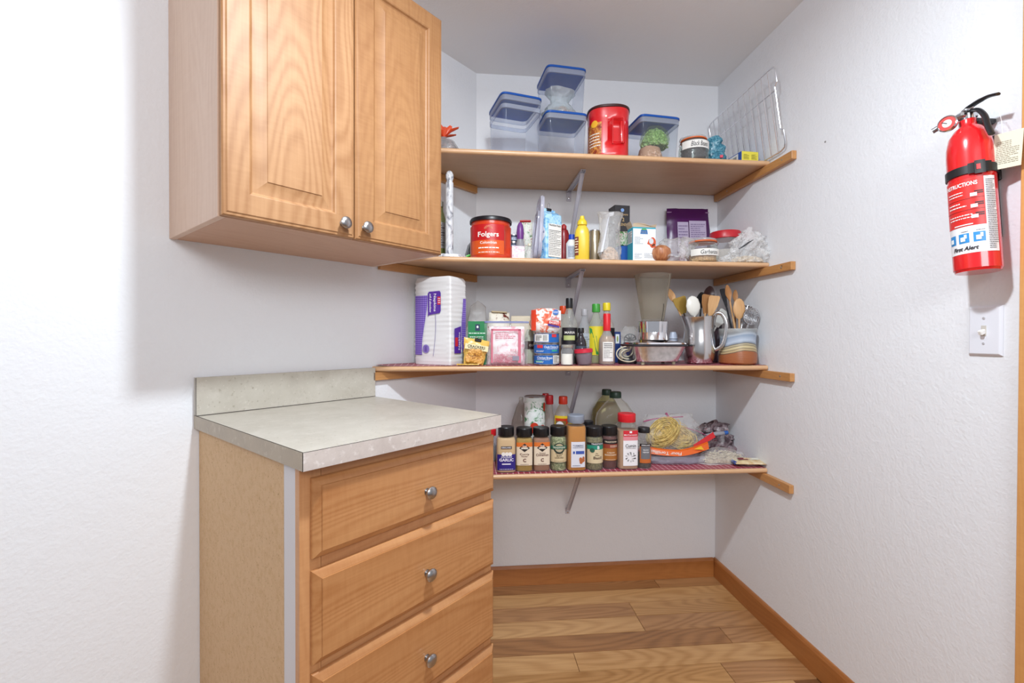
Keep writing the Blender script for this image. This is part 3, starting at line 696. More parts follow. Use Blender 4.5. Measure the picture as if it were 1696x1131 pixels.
# short red coffee can
yc = -.305; cx, cw = wx(778, 848, -.325, 400); zt = Zp(367, -.325)-Z2; rr = cw/2
r = thing('coffee_canister', 'short wide red and orange coffee canister with black lid', 'canister', (cx, yc, Z2), 0)
def cwob(x, y, z):
    if .02 < z < zt-.035 and y < 0:
        a = math.atan2(x, -y); q = max(0, 1-((a-.92)/.24)**4); return (-x*.10*q, -y*.10*q, 0)
    return (0, 0, 0)
pf = [(rr*.95, 0), (rr*.98, .005), (rr*.98, .015)]+[(rr*.975, .015+(zt-.055)*i/10) for i in range(1, 10)]+[(rr*.98, zt-.034), (rr*.93, zt-.028), (rr*.93, zt-.012)]
G().lathe(pf, 64, wob=cwob).obj('tub', mat('#d2401f', .3, coat=.4), r)
G().lathe([(rr*.95, zt-.0118), (rr*1.0, zt-.016), (rr*1.01, zt-.006), (rr*.97, zt), (rr*.93, zt-.002)], 40).obj('lid', mat('#17151b', .35), r)['label'] = 'black snap-on lid'
fm = Form(rr*.985)
sheet(r, fm, [('label', mat('#c01a1e', .35), [lambda g: g.patch(fm, -rr*.9, rr*.58, zt*.42, zt*.80, .0008, 16)]),
              ('orange_band', mat('#dd5a22', .35), [lambda g: g.patch(fm, -rr*.9, rr*.58, .014, zt*.42, .0009, 16)]),
              ('lettering', mat('#f4eee6', .5), [lambda g: g.text(fm, 'Folgers', -rr*.15, zt*.54, w=rr*.95, h=.026, off=.002, bold=.02), lambda g: g.text(fm, 'Colombian', -rr*.15, zt*.36, w=rr*.76, h=.011, off=.002),
                                             lambda g: g.lines(fm, -rr*.6, rr*.35, zt*.2, zt*.27, 1, .002, 3), lambda g: g.lines(fm, -rr*.6, rr*.35, zt*.11, zt*.15, 1, .002, 4)]),
              ('sun_rays', mat('#e8906a', .5), [lambda g: [g.poly(fm, [(-rr*.15+math.cos(q)*.004, zt*.69+math.sin(q)*.004), (-rr*.15+math.cos(q-.1)*.017, zt*.69+math.sin(q-.1)*.012), (-rr*.15+math.cos(q+.1)*.017, zt*.69+math.sin(q+.1)*.012)], .002) for q in [i*PI/8 for i in range(9)]]])])

# small dark blue cans stacked behind
def can(label, cx, cy, z0, rr, h, colr, group, prints=None, name='food_can', rz=0, cat='can', top=True):
    r = thing(name, label, cat, (cx, cy, z0), rz, group)
    G().lathe([(rr*.96, 0), (rr, .0012), (rr, .003), (rr*.97, .0045)], 36).obj('bottom_rim', STEEL, r)
    G().lathe([(rr*.97, .0045), (rr*.97, h-.0045)], 36).obj('wrapper', colr, r)
    G().lathe([(rr*.97, h-.0045), (rr, h-.003), (rr, h-.0008), (rr*.96, h), (rr*.94, h-.002), (rr*.5, h-.0022)], 36).obj('lid', STEEL, r)
    return r, Form(rr*.97)
cx = X(850, -.17, 400)
NAVY = mat('#20324f', .4)
for i in range(4):
    h4 = .033
    r, fm = can('small tuna-size can, dark blue wrapper, %s of the stack behind the coffee can' % ['bottom', 'second from bottom', 'third from bottom', 'top'][i], cx, -.17, Z2+i*(h4+.0006), .037, h4, NAVY, 'small dark blue cans behind the coffee can')
    sheet(r, fm, [('label', mat('#c7d4e4', .5), [lambda g: g.patch(fm, -.01, .034, .009, .02)]), ('lettering', mat('#2a4a86', .5), [lambda g: g.lines(fm, -.006, .032, .011, .019, 2, seed=i)])])
# purple dish-soap like bottle, red topped box, soap box, small glass
yc = -.215; cx, cw = wx(855, 868, yc, 400); zt = Zp(371, yc)-Z2
r = thing('pouch_bottle', 'small purple and clear squeeze bottle behind the sugar bag', 'bottle', (cx, yc, Z2), 0)
vessel(r, [(.016, 0), (.018, .01), (.019, zt*.45), (.014, zt*.6)], clear('#cfc6d8', .35, .08), [(.014, zt*.6), (.017, zt*.75), (.013, zt*.92), (.006, zt)], mat('#7d4490', .35), zt*.3, mat('#6f6a80', .4))
cx, cw = wx(861, 882, -.13, 400); zt = Zp(368, -.13)-Z2
r = thing('drink_packet', 'white and green patterned packet with a red top edge', 'packet', (cx, -.13, Z2), -8)
G().box((0, 0, zt/2-.004), (.055, .03, zt-.01), .004, seg=2).obj('pouch', blotch('green_print', ['#4a7a3c', '#d9dccb', '#e9e7dc', '#a5563f'], 45, .4), r)
G().box((-.004, -.004, zt-.004), (.05, .03, .008), .003).obj('red_edge', mat('#c8201f', .4), r)['label'] = 'red folded top edge'
cx, cy, bw = front_place(848, 869, -.365, 4, .045, 420); bh = Zp(409, -.365)-Z2
r = thing('small_box', 'small pink and white floral box in front of the stacked cans', 'box', (cx, cy, Z2), 4)
G().box((0, 0, bh/2), (bw, .045, bh), .0015).obj('carton', blotch('pink_floral', ['#c792a8', '#eadbe0', '#f2eeec'], 60, .5), r)
cx, cw = wx(871, 883, -.35, 420); zt = Zp(405, -.35)-Z2
r = thing('glass_vial', 'tiny clear glass vial beside the pink box', 'vial', (cx, -.35, Z2), 0)
vessel(r, [(.012, 0), (.013, .003), (.013, zt*.55), (.006, zt*.7), (.006, zt*.85)], clear('#ffffff', .15, .04), [(.007, zt*.85), (.007, zt)], mat('#d9d6c0', .4), None)
# clear plastic lids on edge
for i, (px, yy, hh, ry, lb) in enumerate(((890, -.355, 329, 3, 'tall clear plastic lid standing on edge left of the sugar bag'), (883, -.325, 352, 6, 'clear plastic lid on edge behind the taller one'))):
    zt = Zp(hh, yy)-Z2; rd = zt/2
    r = thing('plastic_lid', lb, 'lid', (X(px, yy, 400), yy, Z2), 0, 'clear plastic lids', ry=ry)
    Md = MT(0, 0, rd, 0, 90)
    g = G(); ring = []
    G().lathe([(rd*.82, -.001, 5), (rd*.82, .001, 5)], 40, .55, M=Md).obj('disc', clear('#f4f4fa', .22, .15, bodycol='#e4e4ee'), r)
    g = G().lathe([(rd*.82, -.002, 5), (rd*.97, -.007, 5), (rd, 0, 5), (rd*.97, .007, 5), (rd*.82, .002, 5)], 40, .55, M=Md, capb=False, capt=False); g.obj('rim', clear('#eeeef6', .4, .12, bodycol='#dcdce8'), r)
# sugar bag
SUG = blotch('sugar_bag_print', ['#6fb2e4', '#a5d2f0', '#b8def5'], 70, .45, .5, pos=[.38, .5, .6])
cx, cy, bw = front_place(911, 934, -.345, 12, .10, 400); 
cx, cy = X(909, -.30, 400), -.30
r = thing('sugar_bag', 'light blue paper sugar bag closed with a binder clip', 'bag', (cx, cy, Z2), 28)
zt = Zp(352, -.32)-Z2; sw, sd = .082, .070
def swob(x, y, z):
    q = noise.noise(Vector((x*30, y*30, z*18)))*.003; t = max(0, (z-zt*.93)/(zt*.07)); return (q-x*.12*t, q-y*.55*t, 0)
pf = [(sw/2*1.0, 0)]+[(sw/2*1.05, zt*i/16) for i in range(1, 15)]+[(sw/2*1.03, zt*.93), (sw/2*.98, zt)]
G().lathe(pf, 44, sd/sw, n=8, wob=swob).obj('bag', SUG, r)
G().box((0, 0, 0), (sw*.75, .01, .018), .003, MT(0, 0, zt+.006, 12, 5)).obj('folded_top', SUG, r)
g = G(); g.box((-.004, -.002, zt+.012), (.026, .013, .012), .002); g.obj('binder_clip', BLK, r)['label'] = 'black binder clip'
G().tube([(-.010, -.002, zt+.017), (-.010, -.004, zt+.034), (-.004, -.005, zt+.040), (.002, -.004, zt+.034), (.002, -.002, zt+.017)], .0011, 6).obj('clip_handle', STEEL, r)
fr_ = Form(sw/2*1.05, sd/2*1.05, 8); Mr = MT(rz=0); 
sheet(r, fr_, [('nutrition_panel', PAPER, [lambda g: g.patch(fr_, -sw*.40, sw*.42, zt*.08, zt*.74, .0035, 8)]),
               ('lettering', INK, [lambda g: g.text(fr_, 'Nutrition Facts', 0, zt*.71, w=sw*.7, h=.008, off=.0045), lambda g: g.lines(fr_, -sw*.37, sw*.38, zt*.37, zt*.59, 7, .0045, 2, th=.22), lambda g: g.lines(fr_, -sw*.37, sw*.38, zt*.11, zt*.33, 7, .0045, 7, th=.2),
                                     lambda g: g.patch(fr_, -sw*.37, sw*.38, zt*.60, zt*.608, .0045, 4), lambda g: g.patch(fr_, -sw*.37, sw*.38, zt*.345, zt*.352, .0045, 4)])])
fl_ = Form(sd/2*1.05, sw/2*1.05, 8); Ml = Matrix.Rotation(R(-90), 4, 'Z')
sheet(r, fl_, [('side_badge', mat('#f0f4fa', .5), [lambda g: g.oval(fl_, .004, zt*.55, .031, .034, .0035, Ml)]),
               ('lettering', mat('#2c4fa0', .5), [lambda g: g.text(fl_, 'granulated', .004, zt*.57, w=.052, h=.012, off=.0048, M=Ml), lambda g: g.text(fl_, 'sugar', .006, zt*.49, w=.032, h=.012, off=.0048, M=Ml),
                                                   lambda g: g.text(fl_, 'Sugar', .004, zt*.80, w=.05, h=.018, off=.0048, M=Ml), lambda g: g.lines(fl_, -.024, .026, zt*.2, zt*.3, 3, .0045, 3, M=Ml)])])
# dark red squeeze bottle, blue-capped bottle, mustard, can
cx, cw = wx(928, 944, -.22, 400); zt = Zp(372, -.22)-Z2
r = thing('sauce_bottle', 'dark red squeeze bottle hidden behind the sugar bag', 'bottle', (cx-.006, -.22, Z2), 0)
vessel(r, [(.026, 0), (.028, .005), (.028, zt*.3), (.022, zt*.5), (.027, zt*.68), (.018, zt*.85), (.010, zt*.88)], mat('#8c1a20', .3), [(.012, zt*.88), (.012, zt*.96), (.005, zt)], mat('#a82226', .4))
cx, cw = wx(937, 957, -.30, 400); zt = Zp(389, -.30)-Z2
r = thing('white_bottle', 'white plastic bottle with blue cap behind the mustard', 'bottle', (cx, -.30, Z2), 0)
vessel(r, [(.022, 0), (.024, .004), (.024, zt*.68), (.012, zt*.84)], mat('#dddcdc', .35), [(.013, zt*.82), (.013, zt)], mat('#1f46b4', .35), ky=.8)
fm = Form(.024, .0192)
sheet(r, fm, [('label', mat('#c5ccd6', .5), [lambda g: g.patch(fm, -.021, .021, .012, zt*.6)]), ('lettering', mat('#2a3a6a', .5), [lambda g: g.lines(fm, -.018, .02, .02, zt*.56, 9, seed=2)])])
cx, cw = wx(952, 976, -.335, 400); zt = Zp(357, -.335)-Z2; rr = cw/2
r = thing('mustard_bottle', 'yellow squeeze mustard bottle with pointed yellow cap', 'bottle', (cx, -.335, Z2), -14)
YEL = mat('#e6c53a', .32)
vessel(r, [(rr*.92, 0), (rr, .004), (rr, zt*.58), (rr*.9, zt*.68), (rr*.62, zt*.76), (rr*.55, zt*.79)], YEL, [(rr*.66, zt*.79), (rr*.68, zt*.82), (rr*.6, zt*.88), (rr*.32, zt*.93), (rr*.28, zt*.99), (rr*.1, zt)], mat('#f0cf35', .35), ky=.8, n=2.6)
fm = Form(rr, rr*.8, 2.6); Mm = MT(rz=-35)
sheet(r, fm, [('label', mat('#7d3a2c', .5), [lambda g: g.patch(fm, -rr*.97, -rr*.45, .022, zt*.52, .0009, 6)]), ('lettering', mat('#f2e5c0', .5), [lambda g: g.lines(fm, -rr*.93, -rr*.5, .03, zt*.5, 6, .0017, 2)])])
cx, cw = wx(977, 993, -.29, 400); zt = Zp(381, -.29)-Z2; rr = cw/2+.003
r = thing('spray_can', 'metal can with gold and silver sides right of the mustard', 'can', (cx, -.29, Z2), 0)
vessel(r, [(rr*.96, 0), (rr, .002), (rr, zt-.006), (rr*.95, zt-.004)], blotch('gold_tin', ['#5a4a2a', '#a58b50', '#d9d5cf', '#f1f1f1'], 24, .25, 0, (1, 0, 0), metal=.7), [(rr*.97, zt-.006), (rr*.97, zt-.001), (rr*.9, zt)], STEEL, capname='lid')

# white paper bag in clear bag with nuts
yc = -.36; cx, cw = wx(990, 1033, yc, 400); zt = Zp(352, yc)-Z2
NUT = mat('#c9b09a', .6, vary=.3, bs=120)
r = thing('nut_bag', 'open white-edged clear bag of chopped nuts', 'bag', (cx-.004, yc, Z2), 8)
heap(800, .010, .044, .032, .058, 21).obj('nuts', NUT, r)['kind'] = 'stuff'
sack([(.001, .002), (.036, .003), (.036, .025), (.02, .038), (.001, .042)], 26, .7, .05, 2).obj('filling', NUT, r)
sack([(.001, 0), (.044, .001), (.049, .03), (.044, .07), (.040, .11), (.046, zt*.9), (.050, zt)], 34, .66, .14, 12, fr=8).obj('film', FILM2, r)
g = G(); g.v = [(-.05, -.022, .03), (-.043, -.03, .03), (-.016, -.03, zt*.97), (.004, -.03, zt), (.004, -.026, zt*.93), (-.012, -.024, zt*.9), (-.036, -.02, .08), (-.05, .01, .03), (-.02, .02, zt*.97)]
g.f = [(0, 1, 2, 8), (1, 6, 5, 2), (2, 5, 4, 3), (0, 8, 7)]; g.obj('paper_band', mat('#dcdfe6', .5), r, smooth=0)['label'] = 'white plastic band along the edge'
# dark box behind
cx, cy, bw = front_place(1018, 1043, -.20, 6, .07, 400); zt = Zp(337, -.20)-Z2
r = thing('tall_box', 'tall dark grey carton with gold print behind the nut bag', 'box', (cx, cy, Z2), 6)
G().box((0, 0, zt/2), (bw, .07, zt), .001).obj('carton', mat('#2e2c30', .45), r)
fm = Form(bw/2, .035, None)
sheet(r, fm, [('emblem', mat('#7ea2d8', .5), [lambda g: g.oval(fm, 0, zt*.92, .008, .008)]), ]); 
sheet(r, fm, [('gold_lettering', mat('#c5a574', .45), [lambda g: g.text(fm, 'ITALIAN', 0, zt*.85, w=bw*.7, h=.008), lambda g: g.text(fm, '12', 0, zt*.77, h=.016), lambda g: g.text(fm, 'BLEND', 0, zt*.69, w=bw*.55, h=.012), lambda g: g.lines(fm, -bw*.4, bw*.4, zt*.4, zt*.55, 3, seed=3)])])
cx, cy, bw = front_place(1027, 1041, -.28, 6, .05, 400); zt = Zp(380, -.28)-Z2
r = thing('snack_packet', 'narrow packet, green above and deep blue below, beside the carton', 'packet', (cx, cy, Z2), 6)
G().box((0, 0, zt*.28), (bw+.004, .05, zt*.55), .003).obj('lower_part', mat('#2b5cab', .4), r)
G().box((0, 0, zt*.78), (bw, .046, zt*.42), .003).obj('upper_part', blotch('green_photo', ['#1f5a2c', '#57954a', '#e6e3dc', '#bb4238'], 60, .4), r)
# teal and white carton
cx, cy, bw = front_place(1048, 1086, -.36, 3, .055, 400); zt = Zp(373, -.36)-Z2
TEAL = mat('#1f9fb8', .45)
r = thing('grain_carton', 'white and teal grain carton, top torn open, showing a bowl', 'box', (cx, cy, Z2), 3)
G().box((0, 0, zt/2), (bw, .055, zt), .0008).obj('carton', TEAL, r)
g = G(); g.v = [(-bw/2, -.027, zt), (bw/2, -.027, zt), (bw/2, -.034, zt+.012), (bw*.2, -.033, zt+.006), (0, -.034, zt+.013), (-bw*.3, -.033, zt+.016), (-bw/2, -.031, zt+.014), (-bw/2, .027, zt), (-bw/2-.01, .027, zt+.022), (-bw/2-.008, -.02, zt+.024), (bw/2, .027, zt), (bw/2, .03, zt+.016), (-bw/2, .03, zt+.010)]
g.f = [(0, 1, 2, 3, 4, 5, 6), (0, 7, 8, 9), (7, 10, 11, 12)]; g.obj('open_flaps', mat('#c9b69c', .7), r, smooth=0)['label'] = 'torn brown card flaps'
fm = Form(bw/2, .0275, None)
sheet(r, fm, [('front_panel', mat('#eef2f4', .5), [lambda g: g.patch(fm, -bw/2+.001, bw/2-.001, .001, zt*.955, .0006, 1)]),
              ('logo', mat('#2f6fae', .5), [lambda g: g.poly(fm, [(-.018, zt*.80), (.015, zt*.80), (.012, zt*.92), (-.015, zt*.92)], .001)]),
              ('green_arc', mat('#6aa84f', .5), [lambda g: g.oval(fm, -.001, zt*.925, .012, .006, .0008)]),
              ('bowl_print', mat('#d2552c', .5), [lambda g: g.oval(fm, bw*.36, zt*.56, bw*.14, .022, .0012), lambda g: g.poly(fm, [(bw*.12, zt*.52), (bw*.49, zt*.40), (bw*.49, zt*.62), (bw*.2, zt*.66)], .0011)]),
              ('bowl_filling', mat('#cfd3d6', .5), [lambda g: g.oval(fm, bw*.30, zt*.60, .010, .012, .0015)]),
              ('olives', mat('#3a3226', .5), [lambda g: g.oval(fm, bw*.42, zt*.5, .004, .004, .0016), lambda g: g.oval(fm, bw*.36, zt*.47, .003, .004, .0016)]),
              ('lettering', mat('#8b9199', .5), [lambda g: g.text(fm, 'RICE', -.002, zt*.855, w=.022, h=.008, off=.0016), lambda g: g.lines(fm, -bw*.42, -bw*.05, zt*.5, zt*.72, 6, .001, 3), lambda g: g.lines(fm, -bw*.42, -bw*.1, zt*.08, zt*.24, 6, .001, 5), lambda g: g.lines(fm, 0, bw*.38, zt*.1, zt*.25, 5, .001, 6)])])
fs = Form(.0275, bw/2, None)
sheet(r, fs, [('side_panel', mat('#dfe6ea', .5), [lambda g: g.patch(fs, -.024, .024, zt*.55, zt*.9, .0006, 1, Ms)]), ('lettering', INK, [lambda g: g.lines(fs, -.022, .022, zt*.57, zt*.88, 8, .001, 8, Ms)])])
# onion bag
yc = -.325; cx, cw = wx(1086, 1138, yc, 410); zt = Zp(380, yc)-Z2
r = thing('onion', 'brown-skinned onion inside a clear produce bag', 'onion', (X(1095, -.355, 410), -.355, Z2+.001), 0)
ONI = blotch('onion_skin', ['#94583a', '#b0714a', '#c48a60'], 110, .4, .3, (1, 1, .1))
G().lathe([(.004, 0), (.02, .002), (.034, .014), (.040, .034), (.036, .052), (.022, .064), (.008, .068), (.002, .069)], 28).obj('bulb', ONI, r)
r = thing('produce_bag', 'crumpled clear produce bag wrapped round the onion', 'bag', (cx-.004, yc-.005, Z2), 0)
sack([(.001, 0), (.06, .001), (.068, .02), (.064, .05), (.052, .075), (.042, .09), (.028, .10), (.001, .098)], 48, .75, .26, 31, fr=14).obj('film', FILM2, r)
sack([(.001, 0), (.02, .001), (.022, .03), (.03, .06), (.036, .08)], 30, .6, .3, 33, M=MT(.045, -.02, .02, 0, 20)).obj('gathered_neck', FILM2, r)
# purple pouch standing at back
yc = -.07; cx, cw = wx(1108, 1178, yc, 400); zt = Zp(336, yc)-Z2
PUR = mat('#4e1a58', .28, bump=.3, bs=30)
r = thing('standing_pouch', 'large dark purple resealable pouch leaning on the back wall', 'pouch', (cx, yc, Z2), -3, rx=-6)
def pillow(w, h, t, sd=1, nx=14, nz=18, amp=.004, topw=1.0, botw=1.0, c=(0, 0, 0), M=None, p=.6):
    g = G(); o = Vector((sd*7.3, sd*2.1, 0))
    for side in (-1, 1):
        for j in range(nz+1):
            for i in range(nx+1):
                u, v = -1+2*i/nx, j/nz; ww = w/2*(botw+(topw-botw)*v)
                q = (max(0, 1-u*u)*max(0, 4*v*(1-v)))**p
                nn = noise.noise(Vector((u*3, v*5, side*2))+o)*amp*(1 if 0 < i < nx and 0 < j < nz else 0)
                g.v.append((c[0]+u*ww+amp*.6*noise.noise(Vector((v*6, u, 0))+o), c[1]+side*(t/2*q)+nn+amp*.8*noise.noise(Vector((u*2, v*2, 9))+o), c[2]+v*h+amp*.5*noise.noise(Vector((u*4, 0, v))+o)*(v > .1)))
    m = (nx+1)*(nz+1)
    for s in (0, 1):
        for j in range(nz):
            for i in range(nx):
                a = s*m+j*(nx+1)+i; q = (a, a+1, a+nx+2, a+nx+1); g.f.append(q if s == 0 else q[::-1])
    bd = [i for i in range(nx)]+[nx+j*(nx+1) for j in range(nz)]+[nz*(nx+1)+nx-i for i in range(nx)]+[(nz-j)*(nx+1) for j in range(nz)]
    for k in range(len(bd)): a, b2 = bd[k], bd[(k+1) % len(bd)]; g.f.append((b2, a, a+m, b2+m))
    if M: g.v = [tuple(M @ Vector(q)) for q in g.v]
    return g
pillow(cw, zt, .045, 5, botw=1.05, topw=.97).obj('pouch', PUR, r)
fm = Form(cw/2, .023, None)
sheet(r, fm, [('back_label', mat('#b6a9c4', .5), [lambda g: g.patch(fm, -cw*.30, -cw*.05, zt*.1, zt*.76, .003, 1), lambda g: g.patch(fm, -cw*.03, cw*.36, zt*.1, zt*.78, .003, 1)]),
              ('lettering', mat('#7d6c92', .5), [lambda g: g.lines(fm, 0, cw*.33, zt*.30, zt*.74, 14, .0036, 3), lambda g: g.lines(fm, -cw*.28, -cw*.07, zt*.36, zt*.72, 8, .0036, 5)])])
G().box((0, -.0035, zt*.935), (cw*.98, .004, .005), .001).obj('zip_strip', mat('#a883ad', .4), r)
# small purple sachets
for i, (px, yy, ss) in enumerate(((1134, -.20, .034), (1190, -.20, .030))):
    r = thing('sachet', ['small purple sachet left of the garbanzo jar', 'small purple sachet right of the garbanzo jar'][i], 'sachet', (X(px, yy, 400), yy, Z2), 12*(-1)**i, 'small purple sachets')
    sack([(.001, 0), (ss*.8, .001), (ss, .02), (ss*.9, .05), (ss*.5, .062), (.001, .066)], 24, .5, .25, 41+i).obj('foil', mat('#7a2a6c', .3, vary=.3, bs=50), r)
clipjar('glass clip-top jar of garbanzo beans on the second shelf', 1140, 1187, -.34, Z2, Zp(390, -.34), 410, .8, 'Garbanzo', mat('#c89a6c', .5, vary=.15, bs=80), None, 12, .034, .0095, 900, (.24, .50))
# red-lidded jar
yc = -.20; cx, cw = wx(1178, 1224, yc, 400); zt = Zp(379, yc)-Z2; rr = cw/2
r = thing('red_lidded_jar', 'clear jar of pale grain with a wide red screw lid', 'jar', (cx, yc, Z2), 0)
vessel(r, [(rr*.8, 0), (rr*.86, .005), (rr*.88, zt*.7), (rr*.94, zt*.8)], clear('#f2f0f4', .2, .06), [(rr*.98, zt*.80), (rr*1.0, zt*.81), (rr*1.0, zt*.97), (rr*.95, zt), (rr*.5, zt)], mat('#c2202c', .35), zt*.5, mat('#d9d6c8', .7, vary=.1, bs=150), capname='lid')
# clear oat bag
yc = -.372; cx, cw = wx(1203, 1270, yc, 410); zt = Zp(368, yc)-Z2
r = thing('oat_bag', 'crumpled clear bag of rolled oats at the right end', 'bag', (cx+.002, yc, Z2), -6)
OAT = mat('#d8c8b2', .7, vary=.2, bs=120)
heap(1300, .009, .074, .026, .030, 51).obj('oats', OAT, r)['kind'] = 'stuff'
sack([(.001, 0), (.085, .001), (.090, .02), (.082, .05), (.066, .085), (.046, .115), (.026, .14), (.012, .155)], 90, .38, .42, 52, fr=22, lean=.12).obj('film', clear('#ffffff', .24, .16, 1.0, 60), r)
g = G()
for i in range(5):
    g.tube([(-.055+i*.008, -.045, .05+i*.006), (-.03+i*.008, -.045, .062+i*.006)], .003, 5, flat=.5)
g.obj('print_marks', mat('#55565a', .5), r)

# ------------------------------------------------------------------ shelf 3
Z3 = Z[3]
# napkin pack (corner towards the viewer)
Ax = W(746, 600, -.385); rot = -33
nw = .0
def solve_w(A, ang, pxt):
    u = Vector((math.cos(R(ang)), math.sin(R(ang)))); lo, hi = .005, .5
    s = 1 if pxt > 746 else -1
    for _ in range(40):
        m = (lo+hi)/2; q = Vector((A.x+u.x*m, A.y+u.y*m, A.z))-Vector((CX, CY, CZ)); v = 848+FPX*q.dot(cR)/q.dot(cF)
        if (v-pxt)*s < 0: lo = m
        else: hi = m
    return lo
wl = solve_w(Ax, 180+rot, 686); wr = solve_w(Ax, 90+rot, 775)*.88; wl *= .98
cxy = Vector((Ax.x, Ax.y))+Vector((math.cos(R(180+rot)), math.sin(R(180+rot))))*wl/2+Vector((math.cos(R(90+rot)), math.sin(R(90+rot))))*wr/2
zt = Zp(460, -.37)-Z3
r = thing('napkin_pack', 'tall shrink-wrapped pack of white paper napkins with purple checks', 'napkins', (cxy.x, cxy.y, Z3), rot)
def nwob(x, y, z):
    q = .0018*math.sin(z*330)*(.6+.8*noise.noise(Vector((x*20, y*20, z*9)))) + .004*noise.noise(Vector((x*12, y*12, z*8))); t = max(0, (z-zt*.95)/(zt*.05))
    return (math.copysign(q, x)-x*.06*t, math.copysign(q, y)-y*.06*t, 0)
pf = [(wl/2*.97, 0), (wl/2*.99, .004)]+[(wl/2*.985, .004+(zt-.012)*i/80) for i in range(1, 80)]+[(wl/2*.975, zt-.003), (wl/2*.94, zt)]
G().lathe(pf, 96, wr/wl, n=24, wob=nwob).obj('pack', mat('#e8e6e6', .38, coat=.3), r)
fm = Form(wl/2, wr/2, None); NG = gingham('purple_checks', (.0085, 'XZ'), '#5d3aa6', '#8163c4', '#a894da', .45); PRP = mat('#5a2f9e', .4); Mr_ = Matrix.Rotation(R(90), 4, 'Z'); fs = Form(wr/2, wl/2, None)
wv = lambda t: -wl*.5+.008
g = G(); N = 24
for i in range(N+1):
    t = i/N; z = zt*(.11+.68*t); xr = -wl*.20+.014*math.cos(t*PI*1.1-.3)*-1; g.v += [(-wl*.47, -wr/2-.0035, z), (xr, -wr/2-.0035, z)]
for i in range(N): g.f.append((2*i, 2*i+1, 2*i+3, 2*i+2))
g.obj('checked_print', NG, r, smooth=0)['label'] = 'purple checked printed band'
sheet(r, fm, [('badge', PRP, [lambda g: g.poly(fm, [(-wl*.08, zt*.565), (wl*.22, zt*.585), (wl*.25, zt*.61), (wl*.25, zt*.81), (wl*.22, zt*.835), (-wl*.08, zt*.83), (-wl*.11, zt*.81), (-wl*.11, zt*.60), (-wl*.11, zt*.54)], .004)]),
              ('red_badge', mat('#d02a3c', .4), [lambda g: g.patch(fm, wl*.16, wl*.25, zt*.68, zt*.77, .0046, 1)]),
              ('lettering', mat('#f4f0fa', .4), [lambda g: g.text(fm, 'Napkins', wl*.085, zt*.705, w=zt*.20, h=wl*.09, off=.0052, rot=-90), lambda g: g.text(fm, 'soft & absorbent', -wl*.03, zt*.70, w=zt*.21, h=wl*.06, off=.0052, rot=-90, slant=.3), lambda g: g.lines(fm, wl*.18, wl*.24, zt*.69, zt*.76, 3, .0052, 1)])])
sheet(r, fm, [('count_badge', mat('#8c78c0', .4), [lambda g: g.oval(fm, -wl*.16, zt*.18, .017, .017, .0045)]), ('lettering', PRP, [lambda g: g.text(fm, '500', -wl*.16, zt*.18, w=.022, h=.013, off=.0055, rot=-90)])])
G().tube([(wl*.04+.012*math.sin(t*3.2), -wr/2-.0035, zt*(.10+.72*t)) for t in [i/20 for i in range(21)]], .0009, 5).obj('curved_line', mat('#6a5f96', .5), r)
sheet(r, fs, [('badge', PRP, [lambda g: g.poly(fs, [(-wr*.30, zt*.13), (wr*.12, zt*.13), (wr*.12, zt*.44), (-wr*.30, zt*.41)], .004, Mr_)]),
              ('red_badge', mat('#d02a3c', .4), [lambda g: g.patch(fs, -wr*.26, -wr*.08, zt*.21, zt*.31, .0046, 1, Mr_)]),
              ('lettering', mat('#f4f0fa', .4), [lambda g: g.text(fs, 'Napkins', wr*.0, zt*.27, w=zt*.2, h=wr*.13, off=.0052, rot=90, M=Mr_)])])
g = G()
for i in range(N+1):
    t = i/N; z = zt*(.14+.62*t); g.v += [(wl/2+.0035, wr*(.22-.06*math.sin(t*4)), z), (wl/2+.0035, wr*.44, z)]
for i in range(N): g.f.append((2*i, 2*i+1, 2*i+3, 2*i+2))
g.obj('checked_print', gingham('purple_checks_side', (.0085, 'YZ'), '#5d3aa6', '#8163c4', '#a894da', .45), r, smooth=0)
# clear bag behind
yc = -.15; cx, cw = wx(776, 806, yc, 520); zt = Zp(500, yc)-Z3
r = thing('cookie_bag', 'cloudy clear bag behind the napkins and green box', 'bag', (cx, yc, Z3), 0)
sack([(.001, 0), (.05, .001), (.052, .06), (.045, .10), (.048, .14), (.035, zt*.9), (.001, zt)], 36, .5, .15, 61).obj('film', FILM2, r)
sack([(.001, 0), (.042, .001), (.044, .06), (.03, .11), (.001, .12)], 26, .45, .1, 62).obj('filling', mat('#b5a08c', .7, vary=.3, bs=60), r)
# green box
cx, cy, bw = front_place(775, 806, -.335, -4, .04, 570); zt = Zp(533, -.335)-Z3
GRN = mat('#0f7a44', .45)
r = thing('green_box', 'flat green carton behind the clipped snack bag', 'box', (cx, cy, Z3), -4)
G().box((0, 0, zt/2), (bw, .04, zt), .0008).obj('carton', GRN, r)
fm = Form(bw/2, .02, None)
sheet(r, fm, [('emblem', mat('#1d2b52', .5), [lambda g: g.patch(fm, -.008, .010, zt*.78, zt*.93, .0008, 1)]), ('lettering', mat('#e8efe8', .5), [lambda g: g.oval(fm, .001, zt*.87, .004, .005, .0012)])])
sheet(r, fm, [('lettering', mat('#dfeee4', .5), [lambda g: g.lines(fm, -bw*.45, bw*.45, zt*.70, zt*.75, 1, .0008, 3), lambda g: g.lines(fm, -bw*.4, bw*.4, zt*.40, zt*.66, 6, .0008, 4)])])
